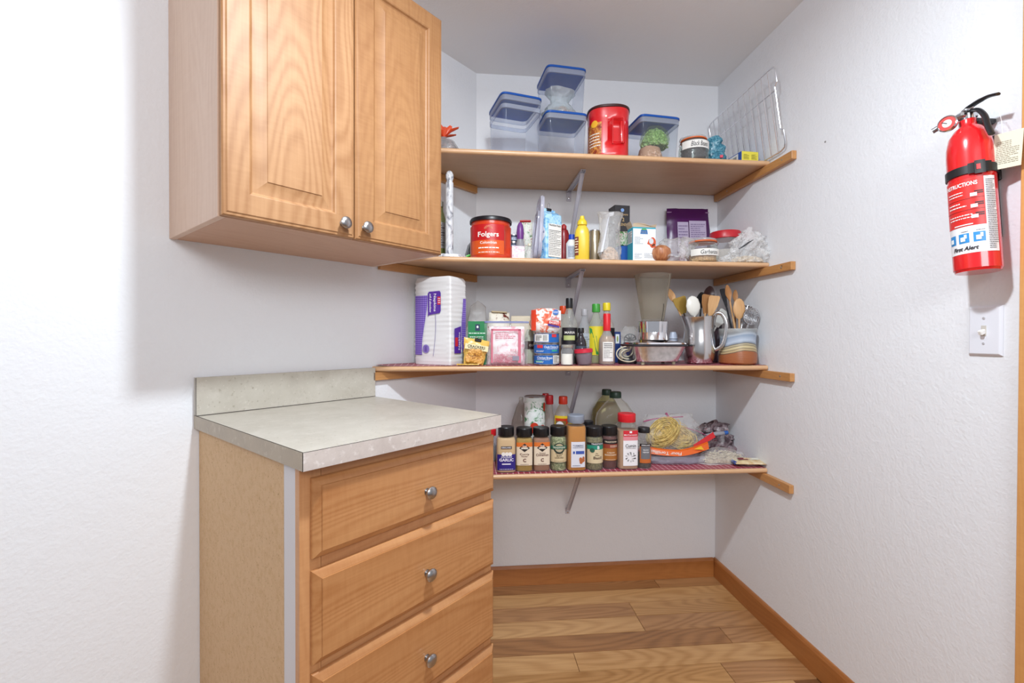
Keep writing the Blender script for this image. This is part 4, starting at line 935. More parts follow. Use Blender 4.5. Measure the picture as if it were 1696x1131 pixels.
# clipped snack bag
yc = -.365; cx, cw = wx(760, 807, yc, 580); zt = Zp(560, yc)-Z3
r = thing('snack_bag', 'yellow snack bag of golden chips closed with a binder clip', 'bag', (cx, yc, Z3), 4, ry=9)
pillow(cw*.86, zt*.96, .036, 9, amp=.006, botw=.78, topw=1.1).obj('bag', mat('#e3b85a', .3, bump=.3, bs=50), r)
fm = Form(cw/2, .02, None)
CHP = blotch('chip_picture', ['#9a5f22', '#d99a3f', '#efc27a'], 70, .4)
g = G()
for i, (xx, zz, q) in enumerate(((-.020, .030, .017), (.0, .025, .019), (.018, .034, .016), (-.012, .050, .018), (.010, .052, .018), (-.024, .018, .012), (.02, .018, .013))):
    g.lathe([(q, 0), (q*.96, .0025), (q*.3, .004), (.001, .0035)], 14, .8, M=MT(xx, -.016-.0018*i, zz, 90, 10*(i % 3)-8))
g.obj('chip_print', CHP, r)['label'] = 'golden chip picture'
sheet(r, fm, [('cream_panel', mat('#efe0b0', .4), [lambda g: g.patch(fm, -cw*.40, cw*.42, zt*.56, zt*.76, .0025, 3)]),
              ('lettering', mat('#2b2420', .5), [lambda g: g.text(fm, 'CRACKERS', 0, zt*.68, w=cw*.62, h=.010, off=.0035), lambda g: g.lines(fm, -cw*.28, cw*.28, zt*.59, zt*.63, 1, .0035, 2)])])
G().box((.004, -.004, zt*.93), (.026, .016, .014), .003).obj('binder_clip', BLK, r)['label'] = 'black binder clip'
for sx in (-.006, .012):
    G().tube([(sx-.004, -.012, zt*.95), (sx-.003, -.018, zt*1.05), (sx+.003, -.018, zt*1.05), (sx+.003, -.012, zt*.95)], .0009, 6).obj('clip_handle', STEEL, r)
r = thing('flat_packet', 'flattened yellow packet lying at the napkins on the shelf edge', 'packet', (X(775, -.375, 603), -.378, Z3), -2)
G().box((0, 0, .003), (.088, .03, .005), .002, seg=2).obj('pouch', blotch('yellow_foil', ['#b98d33', '#e2bb57', '#f0ddb0'], 40, .35), r)
# brown bread bag, cream packet behind
cx, cw = wx(803, 850, -.16, 530); zt = Zp(517, -.16)-Z3
r = thing('bread_bag', 'cream and dark red bag with folded top behind the freezer bag', 'bag', (cx, -.16, Z3), 4)
pillow(cw, zt*.98, .06, 14, amp=.006, topw=.72).obj('bag', blotch('bread_print', ['#6a2018', '#e6dccb', '#efe8da', '#8d3a26'], 22, .5, .6, pos=[.36, .42, .6, .66]), r)
G().box((0, 0, 0), (cw*.55, .024, .006), .002, MT(0, 0, zt-.002, 0, 3)).obj('folded_top', mat('#cdb893', .6), r)
cx, cw = wx(846, 884, -.17, 535); zt = Zp(524, -.17)-Z3
r = thing('paper_packet', 'cream paper packet behind the freezer bag, right of the bread bag', 'packet', (cx, -.17, Z3), -5)
G().box((0, 0, zt/2), (cw, .05, zt), .006, seg=2).obj('packet', mat('#d8cbb2', .6, bump=.5, bs=30), r)
# freezer bag
yc = -.345; cx, cw = wx(801, 877, yc, 560); zt = Zp(531, yc)-Z3
r = thing('freezer_bag', 'zip-top freezer bag holding a pink-printed white bag', 'bag', (cx, yc, Z3), -2)
pillow(cw*.80, zt*.86, .05, 21, amp=.007, botw=1.0, topw=.95, p=.4).obj('inner_bag', blotch('pink_print_bag', ['#d98d9c', '#f0dfe2', '#f4eeee'], 34, .4, 1), r)
fm = Form(cw/2, .027, None)
g = G()
PK = mat('#cf6f82', .5)
g.patch(fm, -cw*.34, -cw*.30, zt*.05, zt*.80, .003, 1); g.patch(fm, cw*.24, cw*.30, zt*.05, zt*.80, .003, 1); g.patch(fm, -cw*.34, cw*.3, zt*.76, zt*.80, .003, 1)
g.lines(fm, -cw*.25, cw*.18, zt*.58, zt*.73, 4, .003, 5); g.lines(fm, -cw*.28, cw*.18, zt*.06, zt*.24, 6, .003, 8); g.text(fm, 'RICE', cw*.14, zt*.33, w=.024, h=.010, off=.003)
g.obj('pink_lettering', PK, r, smooth=0)
G().patch(fm, cw*.12, cw*.26, zt*.10, zt*.20, .0035, 1).obj('grey_square', mat('#8f8a98', .5), r, smooth=0)
pillow(cw*.92, zt*.98, .062, 22, amp=.006, botw=.98, topw=1.05, p=.45).obj('film', clear('#ffffff', .12, .1, .6, 60), r)
G().box((0, 0, zt*.955), (cw*.97, .005, .008), .002).obj('zip_strip', mat('#6d76a8', .35), r)['label'] = 'blue-grey zip strip'
# pale bottle behind
yc = -.26; cx, cw = wx(870, 886, yc, 570); zt = Zp(546, yc)-Z3
r = thing('lotion_bottle', 'pale grey-green bottle with a dark label left of the chicken cans', 'bottle', (cx-.002, yc, Z3), 0)
vessel(r, [(.022, 0), (.024, .004), (.024, zt*.75), (.016, zt*.92), (.012, zt)], mat('#b5b9a6', .35), None, None)
fm = Form(.024)
sheet(r, fm, [('label', mat('#3a2620', .5), [lambda g: g.patch(fm, -.023, .023, zt*.42, zt*.66)]), ('lettering', mat('#e8dfd0', .5), [lambda g: g.text(fm, 'OUR', .006, zt*.54, w=.022, h=.010)])])
# three chicken cans and coffee filters
yc = -.345; cx, cw = wx(884, 928, -.362, 590, ); rr = cw/2*.98; zt = (Zp(551, -.365)-Z3)/3
BLU = mat('#1d62b0', .38)
for i in range(3):
    r, fm = can('blue-labelled can of chicken, %s of the stack of three' % ['bottom', 'middle', 'top'][i], cx, yc, Z3+i*zt, rr, zt-.0008, BLU, 'stacked blue chicken cans')
    h = zt
    if i == 1 or i == 0:
        big = 'Chunk Chicken Br' if i else 'Chicken Breast'
        sheet(r, fm, [('lettering', mat('#eef4fa', .5), [lambda g: g.text(fm, big, rr*(.25 if i else -.25), h*.68, w=rr*(1.15 if i else 1.1), h=h*.22, off=.001), lambda g: g.lines(fm, -rr*.1 if i else -rr*.8, rr*.75 if i else rr*.1, h*.46, h*.54, 1, .001, 2), lambda g: g.lines(fm, -rr*.85, -rr*.35, h*.2, h*.36, 2, .001, 7)])])
        sheet(r, fm, [('green_tag', mat('#39a88a', .5), [lambda g: g.patch(fm, rr*.25 if i else -rr*.9, rr*.7 if i else -rr*.45, h*.27, h*.4, .0008, 4)])])
    if i == 0: sheet(r, fm, [('nutrition_panel', PAPER, [lambda g: g.patch(fm, rr*.35, rr*.93, h*.14, h*.88, .0012, 5)]), ('lettering', INK, [lambda g: g.lines(fm, rr*.4, rr*.9, h*.2, h*.84, 6, .002, 3)])])
    if i: sheet(r, fm, [('red_badge', mat('#d22f3a', .4), [lambda g: g.patch(fm, *((-rr*.8, -rr*.42) if i == 1 else (rr*.25, rr*.62)), h*.58, h*.85, .0012, 4)])])
    if i == 2: sheet(r, fm, [('barcode_panel', PAPER, [lambda g: g.patch(fm, -rr*.95, rr*.0, h*.15, h*.85, .0012, 6)]), ('barcode', INK, [lambda g: [g.patch(fm, -rr*.42+q*.0022, -rr*.42+q*.0022+.0006*(1+q % 2), h*.25, h*.78, .002, 1) for q in range(8)], lambda g: g.lines(fm, -rr*.88, -rr*.5, h*.25, h*.75, 4, .002, 9)])])
yc = -.335; cx2, cw2 = wx(878, 932, -.36, 530); z0 = Z3+3*zt+.0005; ht = Zp(511, -.36)-z0
r = thing('coffee_filter_pack', 'pack of coffee filters in orange and white film atop the cans', 'packet', (cx2, yc, z0), 4)
FLT = blotch('filter_pack_print', ['#e25a34', '#f0a58c', '#f5e6df', '#f6f0ee'], 44, .4, 1.2, pos=[.38, .45, .5, .6])
sack([(cw2*.34, .0), (cw2*.42, .01), (cw2*.47, ht*.35), (cw2*.46, ht*.7), (cw2*.40, ht*.93), (cw2*.3, ht)], 40, .8, .04, 71, n=3).obj('pack', FLT, r)
fm = Form(cw2*.49, cw2*.385, 3)
sheet(r, fm, [('side_strip', mat('#e0401f', .4), [lambda g: g.patch(fm, -cw2*.485, -cw2*.37, ht*.08, ht*.92, .002, 3)])])
sheet(r, fm, [('white_panel', mat('#f4f2f2', .4), [lambda g: g.poly(fm, [(cw2*.05, ht*.55), (cw2*.4, ht*.5), (cw2*.4, ht*.9), (cw2*.12, ht*.9)], .003)]), ('lettering', mat('#d8402a', .5), [lambda g: g.text(fm, 'Coffee', cw2*.21, ht*.60, w=cw2*.26, h=.012, off=.0045)])])
sheet(r, fm, [('blue_badge', mat('#2e6fc4', .4), [lambda g: g.oval(fm, cw2*.22, ht*.83, .013, .0105, .0045)]), ('lettering', mat('#eef4fa', .5), [lambda g: g.lines(fm, cw2*.13, cw2*.31, ht*.78, ht*.88, 2, .0052, 2)])])
sheet(r, fm, [('red_banner', mat('#d22f26', .4), [lambda g: g.poly(fm, [(-cw2*.02, ht*.37), (cw2*.36, ht*.27), (cw2*.38, ht*.42), (0, ht*.50)], .0045)]), ('lettering', mat('#f6f0ee', .5), [lambda g: g.text(fm, 'BASKET', cw2*.18, ht*.39, w=cw2*.33, h=.010, off=.0058, rot=-8)])])
sheet(r, fm, [('purple_banner', mat('#4a3a94', .4), [lambda g: g.poly(fm, [(-cw2*.03, ht*.28), (cw2*.33, ht*.19), (cw2*.34, ht*.26), (-cw2*.02, ht*.35)], .0046)])])
# bottles
def bottle(name, label, px0, px1, y, pyt, z0, body, capf, capm, cat='bottle', fill=None, fillm=None, prof=None, capr=.45, capz=.86, ky=1, n=2, py=560, group=None, rz=0, ribs=0, maxr=None):
    cx, cw = wx(px0, px1, y, py); rr = min(cw/2, maxr) if maxr else cw/2; zt = Zp(pyt, y)-z0
    r = thing(name, label, cat, (cx, y, z0), rz, group)
    pr = prof or [(.93, 0), (1, .02), (1, .55), (.9, .64), (.5, .76), (.38, .84), (.38, capz)]
    pf = [(a*rr, b*zt)+tuple(q) for a, b, *q in pr]
    vessel(r, pf, body, [(rr*capr, capz*zt), (rr*capr*1.02, (capz+.01)*zt), (rr*capr, zt*.985), (rr*capr*.9, zt)], capm, fill*zt if fill else None, fillm, ky, n, ribs=ribs)
    return r, Form(rr, rr*ky, n), rr, zt
bottle('orange_capped_bottle', 'clear bottle with orange cap behind the coffee filters', 917, 950, -.20, 507, Z3, clear('#f4f0ea', .15, .05), .9, mat('#df4a1c', .35), capr=.42, capz=.86, py=550, fill=.3, fillm=mat('#b07a42', .3))
r, fm, rr, zt = bottle('dark_bottle', 'tall clear oil bottle with black cap and dark label', 929, 956, -.285, 494, Z3, clear('#eef0e8', .16, .04), .9, BLK, fill=.40, fillm=mat('#2a1712', .12), capr=.42, capz=.845,
       prof=[(.93, 0), (1, .02), (1, .56), (.92, .64), (.6, .74), (.40, .82), (.36, .86)], py=560)
G().lathe([(rr*.38, zt*.83), (rr*.38, zt*.875)], 20).obj('gold_ring', mat('#b59a6a', .3, .6), r)
sheet(r, fm, [('label', mat('#1e1a20', .5), [lambda g: g.patch(fm, -rr*.95, rr*.95, zt*.30, zt*.55, .0008, 14)]), ('lettering', mat('#e8e4dc', .5), [lambda g: g.text(fm, 'MARIA', -rr*.1, zt*.475, w=rr*1.2, h=.010, off=.0016)]),
              ('green_panel', mat('#b8c07a', .5), [lambda g: g.patch(fm, -rr*.8, rr*.5, zt*.36, zt*.43, .0014, 8)])])
r, fm, rr, zt = bottle('salt_jar', 'tiny glass jar of white salt with metal lid', 929, 949, -.375, 571, Z3, clear('#ffffff', .12, .05), .9, mat('#b9b4a8', .35, .5), fill=.55, fillm=mat('#e6e2d8', .8), capr=.93, capz=.86, prof=[(.9, 0), (1, .03), (1, .7), (.85, .78), (.85, .86)], py=590, cat='jar')
r, fm, rr, zt = bottle('vinegar_bottle', 'clear plastic bottle with pale grey cap and clear label', 956, 980, -.24, 512, Z3, clear('#f0f4f8', .16, .04), .9, mat('#a9a8ac', .4), fill=.5, fillm=clear('#e6eaec', .25, .05), capr=.44, capz=.88, py=560)
sheet(r, fm, [('label', mat('#a9b2ba', .5), [lambda g: g.patch(fm, -rr*.95, rr*.95, zt*.25, zt*.55, .0008, 12)]), ('lettering', mat('#6d7680', .5), [lambda g: g.lines(fm, -rr*.6, rr*.6, zt*.28, zt*.5, 6, seed=3)])])
r, fm, rr, zt = bottle('extract_bottle', 'small dark brown extract bottle with black cap', 953, 971, -.315, 543, Z3, mat('#2e2a30', .12), .9, BLK, capr=.55, capz=.86, py=570)
sheet(r, fm, [('label', mat('#3c4a58', .5), [lambda g: g.patch(fm, -rr*.95, rr*.95, zt*.2, zt*.5, .0008, 12)]), ('lettering', mat('#e8d86a', .5), [lambda g: g.poly(fm, [(-rr*.4, zt*.3), (rr*.4, zt*.3), (0, zt*.22)], .0014)]), ('lettering', mat('#dfe4ea', .5), [lambda g: g.text(fm, 'A', 0, zt*.41, h=.012)])])
# tilted tub with red lid
cx, cw = wx(953, 983, -.365, 590); rr = cw/2; zt = Zp(577, -.365)-Z3
r = thing('small_tub', 'small frosted tub with a red lid sitting tilted', 'tub', (cx, -.365, Z3+.0015), 0, ry=-5)
vessel(r, [(rr*.70, 0), (rr*.78, .004), (rr*.95, zt*.72)], clear('#e8e0e4', .4, .3, bodycol='#b9a8b4'), [(rr*.98, zt*.72), (rr*1.02, zt*.73), (rr*1.0, zt*.93), (rr*.9, zt*.96)], mat('#c9213a', .4), zt*.62, mat('#7d6a78', .7, vary=.4, bs=150), capname='lid')
r, fm, rr, zt = bottle('lime_juice_bottle', 'lime juice bottle with green cap and yellow-green label', 974, 1000, -.255, 503, Z3, clear('#f0f6e6', .15, .04), .9, mat('#3f9a3a', .35), capr=.50, capz=.86, py=560, fill=.5, fillm=clear('#e8e6a0', .35, .05, bodycol='#d8d37c'))
sheet(r, fm, [('label', mat('#e0cf2e', .45), [lambda g: g.patch(fm, -rr*.96, rr*.7, zt*.14, zt*.62, .0008, 14)]), ('green_swoosh', mat('#2f8a3c', .45), [lambda g: g.poly(fm, [(-rr*.95, zt*.6), (-rr*.75, zt*.58), (-rr*.2, zt*.45), (rr*.05, zt*.15), (-rr*.25, zt*.15), (-rr*.5, zt*.42), (-rr*.92, zt*.5)], .0016)]),
              ('white_strip', PAPER, [lambda g: g.patch(fm, rr*.72, rr*.96, zt*.16, zt*.6, .0012, 4)])])
r, fm, rr, zt = bottle('yellow_capped_bottle', 'sauce bottle with yellow cap and black and red label', 992, 1017, -.225, 501, Z3, clear('#efe6da', .2, .04), .9, mat('#ead22c', .35), capr=.50, capz=.87, py=560, fill=.55, fillm=mat('#3a1c14', .2))
sheet(r, fm, [('label', mat('#17161a', .45), [lambda g: g.patch(fm, -rr*.97, rr*.97, zt*.44, zt*.58, .0008, 14)]), ('red_band', mat('#b8341e', .45), [lambda g: g.patch(fm, -rr*.97, rr*.97, zt*.14, zt*.44, .0008, 14)]), ('yellow_mark', mat('#e0a02c', .5), [lambda g: g.oval(fm, -rr*.6, zt*.35, .008, .012, .0016)])])
r, fm, rr, zt = bottle('hot_sauce_bottle', 'hot sauce bottle with a tall red cap and white label', 992, 1018, -.325, 519, Z3, clear('#e9dcc4', .25, .05), .9, mat('#d8202a', .35), capr=.46, capz=.66, py=560, fill=.56, fillm=mat('#a98a5c', .3), prof=[(.93, 0), (1, .02), (1, .42), (.92, .5), (.55, .6), (.42, .66), (.3, .8)])
sheet(r, fm, [('label', PAPER, [lambda g: g.patch(fm, -rr*.72, rr*.55, zt*.06, zt*.44, .0008, 14)]), ('lettering', INK, [lambda g: g.lines(fm, -rr*.6, rr*.42, zt*.12, zt*.30, 7, .0014, 3, th=.25), lambda g: g.lines(fm, -rr*.6, rr*.4, zt*.31, zt*.42, 3, .0014, 6)])])
cx, cy, bw = front_place(1017, 1028, -.22, 5, .045, 570); zt = Zp(549, -.22)-Z3
r = thing('blue_box', 'narrow dark blue carton right of the hot sauce', 'box', (cx, cy, Z3), 5)
G().box((0, 0, zt/2), (bw, .045, zt), .001).obj('carton', mat('#1c3570', .45), r); fm = Form(bw/2, .0225, None)
sheet(r, fm, [('emblem', mat('#d9dfe0', .5), [lambda g: g.patch(fm, -bw*.28, bw*.28, zt*.62, zt*.92, .0008, 1)]), ('leaf_print', mat('#8a9a4a', .5), [lambda g: g.oval(fm, 0, zt*.77, bw*.12, zt*.1, .0014)])])
# corded gadget
yc = -.30; cx, cw = wx(1019, 1056, yc, 590)
r = thing('corded_appliance', 'small black appliance with a loosely coiled cream cord', 'appliance', (cx+.004, yc, Z3), 0)
G().lathe([(.036, 0), (.040, .004), (.040, .018), (.034, .026), (.001, .028)], 30, .8).obj('housing', mat('#26262c', .35), r)
g = G(); pts = []
for i in range(110):
    t = i/109; a = t*PI*7.5; q = .024+.010*math.sin(t*9)+.006*math.sin(a*.5)
    pts.append((q*1.35*math.cos(a)-.004, -.020-.012*math.sin(a*.37), .040+q*.85*math.sin(a)+.004*math.sin(t*13)))
g.tube(pts, .0026, 7); g.obj('cord', mat('#cfc8ae', .45), r)['label'] = 'cream coiled power cord'
yc = -.14; cx, cw = wx(1026, 1058, yc, 560); zt = Zp(541, yc)-Z3
r = thing('wrapped_utensil', 'black slotted gadget in crinkled clear film behind the cord', 'gadget', (cx, yc, Z3), 0)
sack([(.001, 0), (.034, .001), (.04, .05), (.045, zt*.7), (.04, zt*.9), (.02, zt)], 34, .6, .22, 81).obj('film', FILM2, r)
g = G(); 
for i in range(5):
    a = i*36; g.tube([(-.026*math.cos(R(a)), -.012, zt*.62-.026*math.sin(R(a))), (.026*math.cos(R(a)), -.012, zt*.62+.026*math.sin(R(a)))], .0032, 6)
g.tube([(.028*math.cos(2*PI*i/24), -.012, zt*.62+.028*math.sin(2*PI*i/24)) for i in range(24)], .003, 6, True)
g.tube([(0, -.01, .004), (0, -.012, zt*.4)], .005, 8); g.obj('slotted_head', BLK, r)

# blender
yc = -.316; cx, cw = wx(1040, 1137, -.36, 590); sw = cw; zb = Zp(567, -.34)-Z3
px_m = lambda a: a/ (FPX/(abs(CY)-.28))
r = thing('blender', 'chrome-based kitchen blender with a scratched clear jar', 'blender', (cx, yc, Z3), 4)
BOD = blotch('worn_chrome', ['#c9c9cb', '#dadadc', '#e9e9eb'], 60, .22, .3, metal=.9)
G().lathe([(cw*.33, .010, 5), (cw*.36, .013, 5), (cw*.46, zb*.80, 6), (cw*.47, zb*.82, 6)], 48, .72).obj('housing', BOD, r)
G().lathe([(cw*.475, zb*.82, 6), (cw*.495, zb*.84, 6), (cw*.495, zb*.91, 6), (cw*.47, zb*.93, 6)], 48, .72).obj('black_trim', mat('#2c2c31', .3), r)['label'] = 'black trim band'
G().lathe([(cw*.47, zb*.93, 6), (cw*.46, zb*1.0, 5), (cw*.31, zb*1.10, 3), (cw*.28, zb*1.12, 2)], 48, .76).obj('top_plate', CHROME, r)
for sx in (-1, 1):
    for sy in (-1, 1): G().lathe([(.007, 0), (.008, .012)], 14, c=(sx*cw*.27, sy*cw*.18, 0)).obj('foot', mat('#a3a387', .5), r)
jx = X(1081, yc, 500)-cx
z1c = Zp(550, yc)-Z3; z2c = Zp(537, yc)-Z3; z3c = Zp(453, yc)-Z3
cr_ = wx(1055, 1107, yc)[1]/2
G().lathe([(cr_, zb*1.12), (cr_*.98, zb*1.14), (cr_*.90, z1c)], 40, c=(jx, 0, 0)).obj('collar', CHROME, r)
G().lathe([(cr_*.86, z1c), (cr_*.90, z2c+.012), (cr_*.84, z2c+.014)], 40, c=(jx, 0, 0), wob=lambda x, y, z: (x*.05*math.cos(8*math.atan2(y, x)), y*.05*math.cos(8*math.atan2(y, x)), 0)).obj('jar_base', CHROME, r)['label'] = 'fluted chrome jar base'
jb = wx(1064, 1098, yc)[1]/2; jt = wx(1053, 1107, yc)[1]/2
G().lathe([(jb*.96, z2c+.012), (jb, z2c+.02), (jt, z3c-.012), (jt*1.03, z3c-.006), (jt*1.03, z3c), (jt*.97, z3c), (jt*.95, z3c-.02), (jb*.94, z2c+.024)], 48, c=(jx, 0, 0), n=2.2, capt=True, wob=lambda x, y, z: (x*.028*math.cos(9*math.atan2(y, x)), y*.028*math.cos(9*math.atan2(y, x)), 0)).obj('jar', clear('#f2efe9', .08, .05, .1, 30, '#cfcbc2'), r)['label'] = 'cloudy scratched clear jar'
G().tube([(jx+jb*1.02, .01, z2c+.016), (jx+jb*1.12, .01, z2c+.035), (jx+jb*1.24, .01, z2c+.075), (jx+jb*1.22, .01, z2c+.09)], .003, 8).obj('handle', mat('#2a2a2e', .4), r)
# spool-like cup behind
cx, cw = wx(1107, 1122, -.17, 560); zt = Zp(549, -.17)-Z3
r = thing('striped_cup', 'small pale blue canister with dark rings behind the blender', 'cup', (cx, -.17, Z3), 0)
G().lathe([(cw*.44, 0), (cw*.5, .003), (cw*.5, zt*.7), (cw*.42, zt*.9), (cw*.3, zt)], 28).obj('body', mat('#c8d2e6', .35), r)
g = G()
for q in (.62, .70, .77): g.tube([(cw*.502*math.cos(2*PI*i/24), cw*.502*math.sin(2*PI*i/24), zt*q) for i in range(24)], .0011, 5, True)
g.obj('ring_stripes', mat('#2a3045', .5), r)

# steel pitcher
yc = -.300; zt = Zp(523, yc)-Z3; cx, cw = wx(1134, 1181, yc, 560); rr = cw/2
r = thing('steel_pitcher', 'polished steel water pitcher used as a utensil holder', 'pitcher', (cx, yc, Z3), 0)
PST = mat('#d2d0d0', .2, 1)
def pw(x, y, z):
    t = max(0, (z-zt*.72)/(zt*.28)); a = math.atan2(y, x); q = max(0, math.cos(a-PI))**6*t
    return (-rr*.30*q, 0, .010*q*t+.006*t*math.cos(a-PI)*-1)
pf = [(rr*.72, 0), (rr*.86, .004), (rr*.97, zt*.14), (rr*1.04, zt*.32), (rr*1.0, zt*.5), (rr*.93, zt*.7), (rr*.93, zt*.85), (rr*1.0, zt*.985), (rr*1.02, zt), (rr*.98, zt), (rr*.91, zt*.85), (rr*.90, zt*.7), (rr*.97, zt*.5), (rr*.9, zt*.12), (rr*.7, .005)]
G().lathe(pf, 56, wob=pw).obj('body', PST, r)
g = G(); hp = [(rr*.88, 0, zt*.97), (rr*1.05, 0, zt*1.06), (rr*1.42, 0, zt*1.04), (rr*1.66, 0, zt*.86), (rr*1.64, 0, zt*.62), (rr*1.48, 0, zt*.42), (rr*1.22, 0, zt*.33), (rr*1.0, 0, zt*.30)]
def smooth(p, n=4):
    o = []; P = [Vector(q) for q in p]
    for i in range(len(P)-1):
        p0, p1, p2, p3 = P[max(0, i-1)], P[i], P[i+1], P[min(len(P)-1, i+2)]
        for j in range(n):
            t = j/n; o.append(.5*((2*p1)+(p2-p0)*t+(2*p0-5*p1+4*p2-p3)*t*t+(3*p1-p0-3*p2+p3)*t**3))
    o.append(P[-1]); return o
g.tube(smooth(hp, 5), .0075, 12, flat=.62, M=MT(rz=-36)).obj('handle', PST, r)
WD1 = wood('utensil_wood', '#b98550', '#e0b887', 'Z', .5, 2, 0, .4, 0); WD2 = wood('dark_utensil_wood', '#7c4a22', '#c48f58', 'Z', .5, 2, 0, .4, 0)
def utensil(name, label, base, pxt, pyt, yt, hl, hw_, m, kind='spoon', hm=None, twist=0, hr=.0045, group='kitchen utensils in the holders', hh=None):
    """a long tool standing in a holder; base point, top point measured from the photo at depth yt"""
    A = Vector(base); B = W(pxt, pyt, yt); d = B-A; L = d.length
    r = thing(name, label, 'utensil', tuple(A), 0, group)
    q = d.to_track_quat('Z', 'Y'); q = q @ Matrix.Rotation(0, 3, 'Z').to_quaternion()
    r.rotation_mode = 'QUATERNION'; r.rotation_quaternion = q
    # bring the flat face towards the camera
    fwd = q.inverted() @ Vector((0, -1, 0)); a = math.atan2(fwd.x, -fwd.y); r.rotation_quaternion = q @ Matrix.Rotation(a+R(twist), 3, 'Z').to_quaternion()
    hz = L-hl
    G().tube([(0, 0, 0), (0, 0, hz*.5), (0, 0, hz+.004)], [hr, hr*.9, hr*.8], 10).obj('handle', hm or m, r)
    g = G()
    if kind == 'spoon':
        nz = 12; nx = 8
        for sd in (0, 1):
            for j in range(nz+1):
                t = j/nz; wv = hw_*math.sin(PI*min(1, max(.02, (t*.93+.06))))**.55*(.25+.75*min(1, t*2.2)); 
                if t > .98: wv = hw_*.25
                for i in range(nx+1):
                    u = -1+2*i/nx; dep = .30*hw_*(1-u*u)*math.sin(PI*t)
                    g.v.append((u*wv, dep+(-.0012 if sd else .0012)+( .0), hz+t*hl))
        mm = (nz+1)*(nx+1)
        for sd in (0, 1):
            for j in range(nz):
                for i in range(nx): a0 = sd*mm+j*(nx+1)+i; f = (a0, a0+1, a0+nx+2, a0+nx+1); g.f.append(f if sd else f[::-1])
        bd = [i for i in range(nx)]+[nx+j*(nx+1) for j in range(nz)]+[nz*(nx+1)+nx-i for i in range(nx)]+[(nz-j)*(nx+1) for j in range(nz)]
        for k in range(len(bd)): a0, b0 = bd[k], bd[(k+1) % len(bd)]; g.f.append((a0, b0, b0+mm, a0+mm))
        g.obj('bowl', m, r, smooth=60)
    elif kind == 'egg':
        g.lathe([(hw_*.1, hz), (hw_*.55, hz+hl*.1), (hw_*.95, hz+hl*.35), (hw_, hz+hl*.55), (hw_*.8, hz+hl*.82), (hw_*.4, hz+hl*.96), (.001, hz+hl)], 28, .35); g.obj('bowl', m, r)
    elif kind == 'blade':
        sl = hh or 0
        v = [(-hw_*.35, hz), (hw_*.35, hz), (hw_*.9, hz+hl*.55), (hw_, hz+hl*(.92-sl)), (hw_*.8, hz+hl*(1-sl)), (-hw_*.8, hz+hl), (-hw_, hz+hl*.92), (-hw_*.9, hz+hl*.55)]
        n = len(v); g.v = [(a, -.0015, b) for a, b in v]+[(a, .0015, b) for a, b in v]; g.f = [tuple(range(n)), tuple(range(n, 2*n))[::-1]]+[(i, n+i, n+(i+1) % n, (i+1) % n) for i in range(n)]
        g.obj('blade', m, r, smooth=30)
    elif kind == 'whisk':
        for k in range(6):
            a = PI*k/6; P = []
            for j in range(17):
                t = j/16; rad = hw_*math.sin(PI*t)**.8; P.append((rad*math.cos(a)*(1 if t < .5 else 1)*(1), rad*math.sin(a), hz+hl*math.sin(PI*t/2) if False else hz+hl*(1-abs(1-2*t)**1.6)))
            P = [(x*(1 if i <= 8 else -1), y*(1 if i <= 8 else -1), z) for i, (x, y, z) in enumerate(P)]
            P[8] = (0, 0, hz+hl)
            g.tube(P, .0015, 5)
        g.obj('wires', STEEL, r)
    elif kind == 'skimmer':
        cz = hz+hw_
        def cp(x, z): return (x, .35*hw_*(1-(x*x+z*z)/hw_**2), cz+z)
        g.tube([cp(hw_*math.cos(2*PI*i/28), hw_*math.sin(2*PI*i/28)) for i in range(28)], .0026, 6, True)
        for k in range(-5, 6):
            c0 = k*hw_/6; e = math.sqrt(hw_**2-c0**2)
            g.tube([cp(c0, -e+2*e*j/6) for j in range(7)], .0015, 4); g.tube([cp(-e+2*e*j/6, c0) for j in range(7)], .0015, 4)
        g.obj('mesh_bowl', STEEL, r)
    return r
pb = Vector((cx, yc, Z3+.008))
def B_(dx, dy=0): return tuple(pb+Vector((dx, dy, 0)))
utensil('wooden_spoon', 'long wooden spoon leaning left out of the pitcher behind the blender jar', B_(.022, .012), 1107, 478, -0.275, .075, .015, WD1)
utensil('brass_turner', 'brass-coloured flat turner in the pitcher left of the white spoon', B_(.012, .02), 1124, 492, -0.285, .075, .030, mat('#b0924a', .3, .7), 'blade', mat('#3b2a1c', .5), hh=.02)
utensil('white_spoon', 'glossy white oval spoon in the front of the pitcher', B_(.0, -.012), 1146, 490, -0.320, .088, .031, mat('#e6e4dc', .25, coat=.5), 'egg', mat('#e6e4dc', .25))
utensil('black_spoon', 'black nylon spoon behind the white one', B_(.0, .02), 1163, 484, -0.255, .075, .024, BLK, 'spoon')
utensil('brown_spoon', 'dark reddish brown spoon at the back of the pitcher', B_(.01, .028), 1177, 474, -0.250, .07, .025, mat('#3c1c18', .3), 'spoon')
utensil('wooden_spatula', 'wooden spatula, the left one of two in the pitcher', B_(.002, .0), 1172, 488, -0.285, .085, .024, WD2, 'blade', WD1, hh=.0, group='wooden spatulas in the pitcher')
utensil('wooden_spatula', 'pale wooden spatula, the right one of two in the pitcher', B_(-.008, -.010), 1184, 491, -0.315, .085, .024, WD1, 'blade', hh=-.08, group='wooden spatulas in the pitcher')
utensil('slotted_turner', 'pale grey slotted turner leaning right from the pitcher', B_(-.012, .01), 1202, 515, -0.285, .08, .026, mat('#c9cac6', .4), 'blade')
# purple bottle between
cx, cw = wx(1184, 1197, -.17, 580); zt = Zp(536, -.17)-Z3
r = thing('purple_bottle', 'dull purple bottle between the pitcher and the crock', 'bottle', (cx-.004, -.17, Z3), 0)
vessel(r, [(.024, 0), (.026, .004), (.026, zt*.7), (.015, zt*.85)], mat('#6a5f6e', .3), [(.016, zt*.84), (.016, zt)], mat('#4e4852', .4))
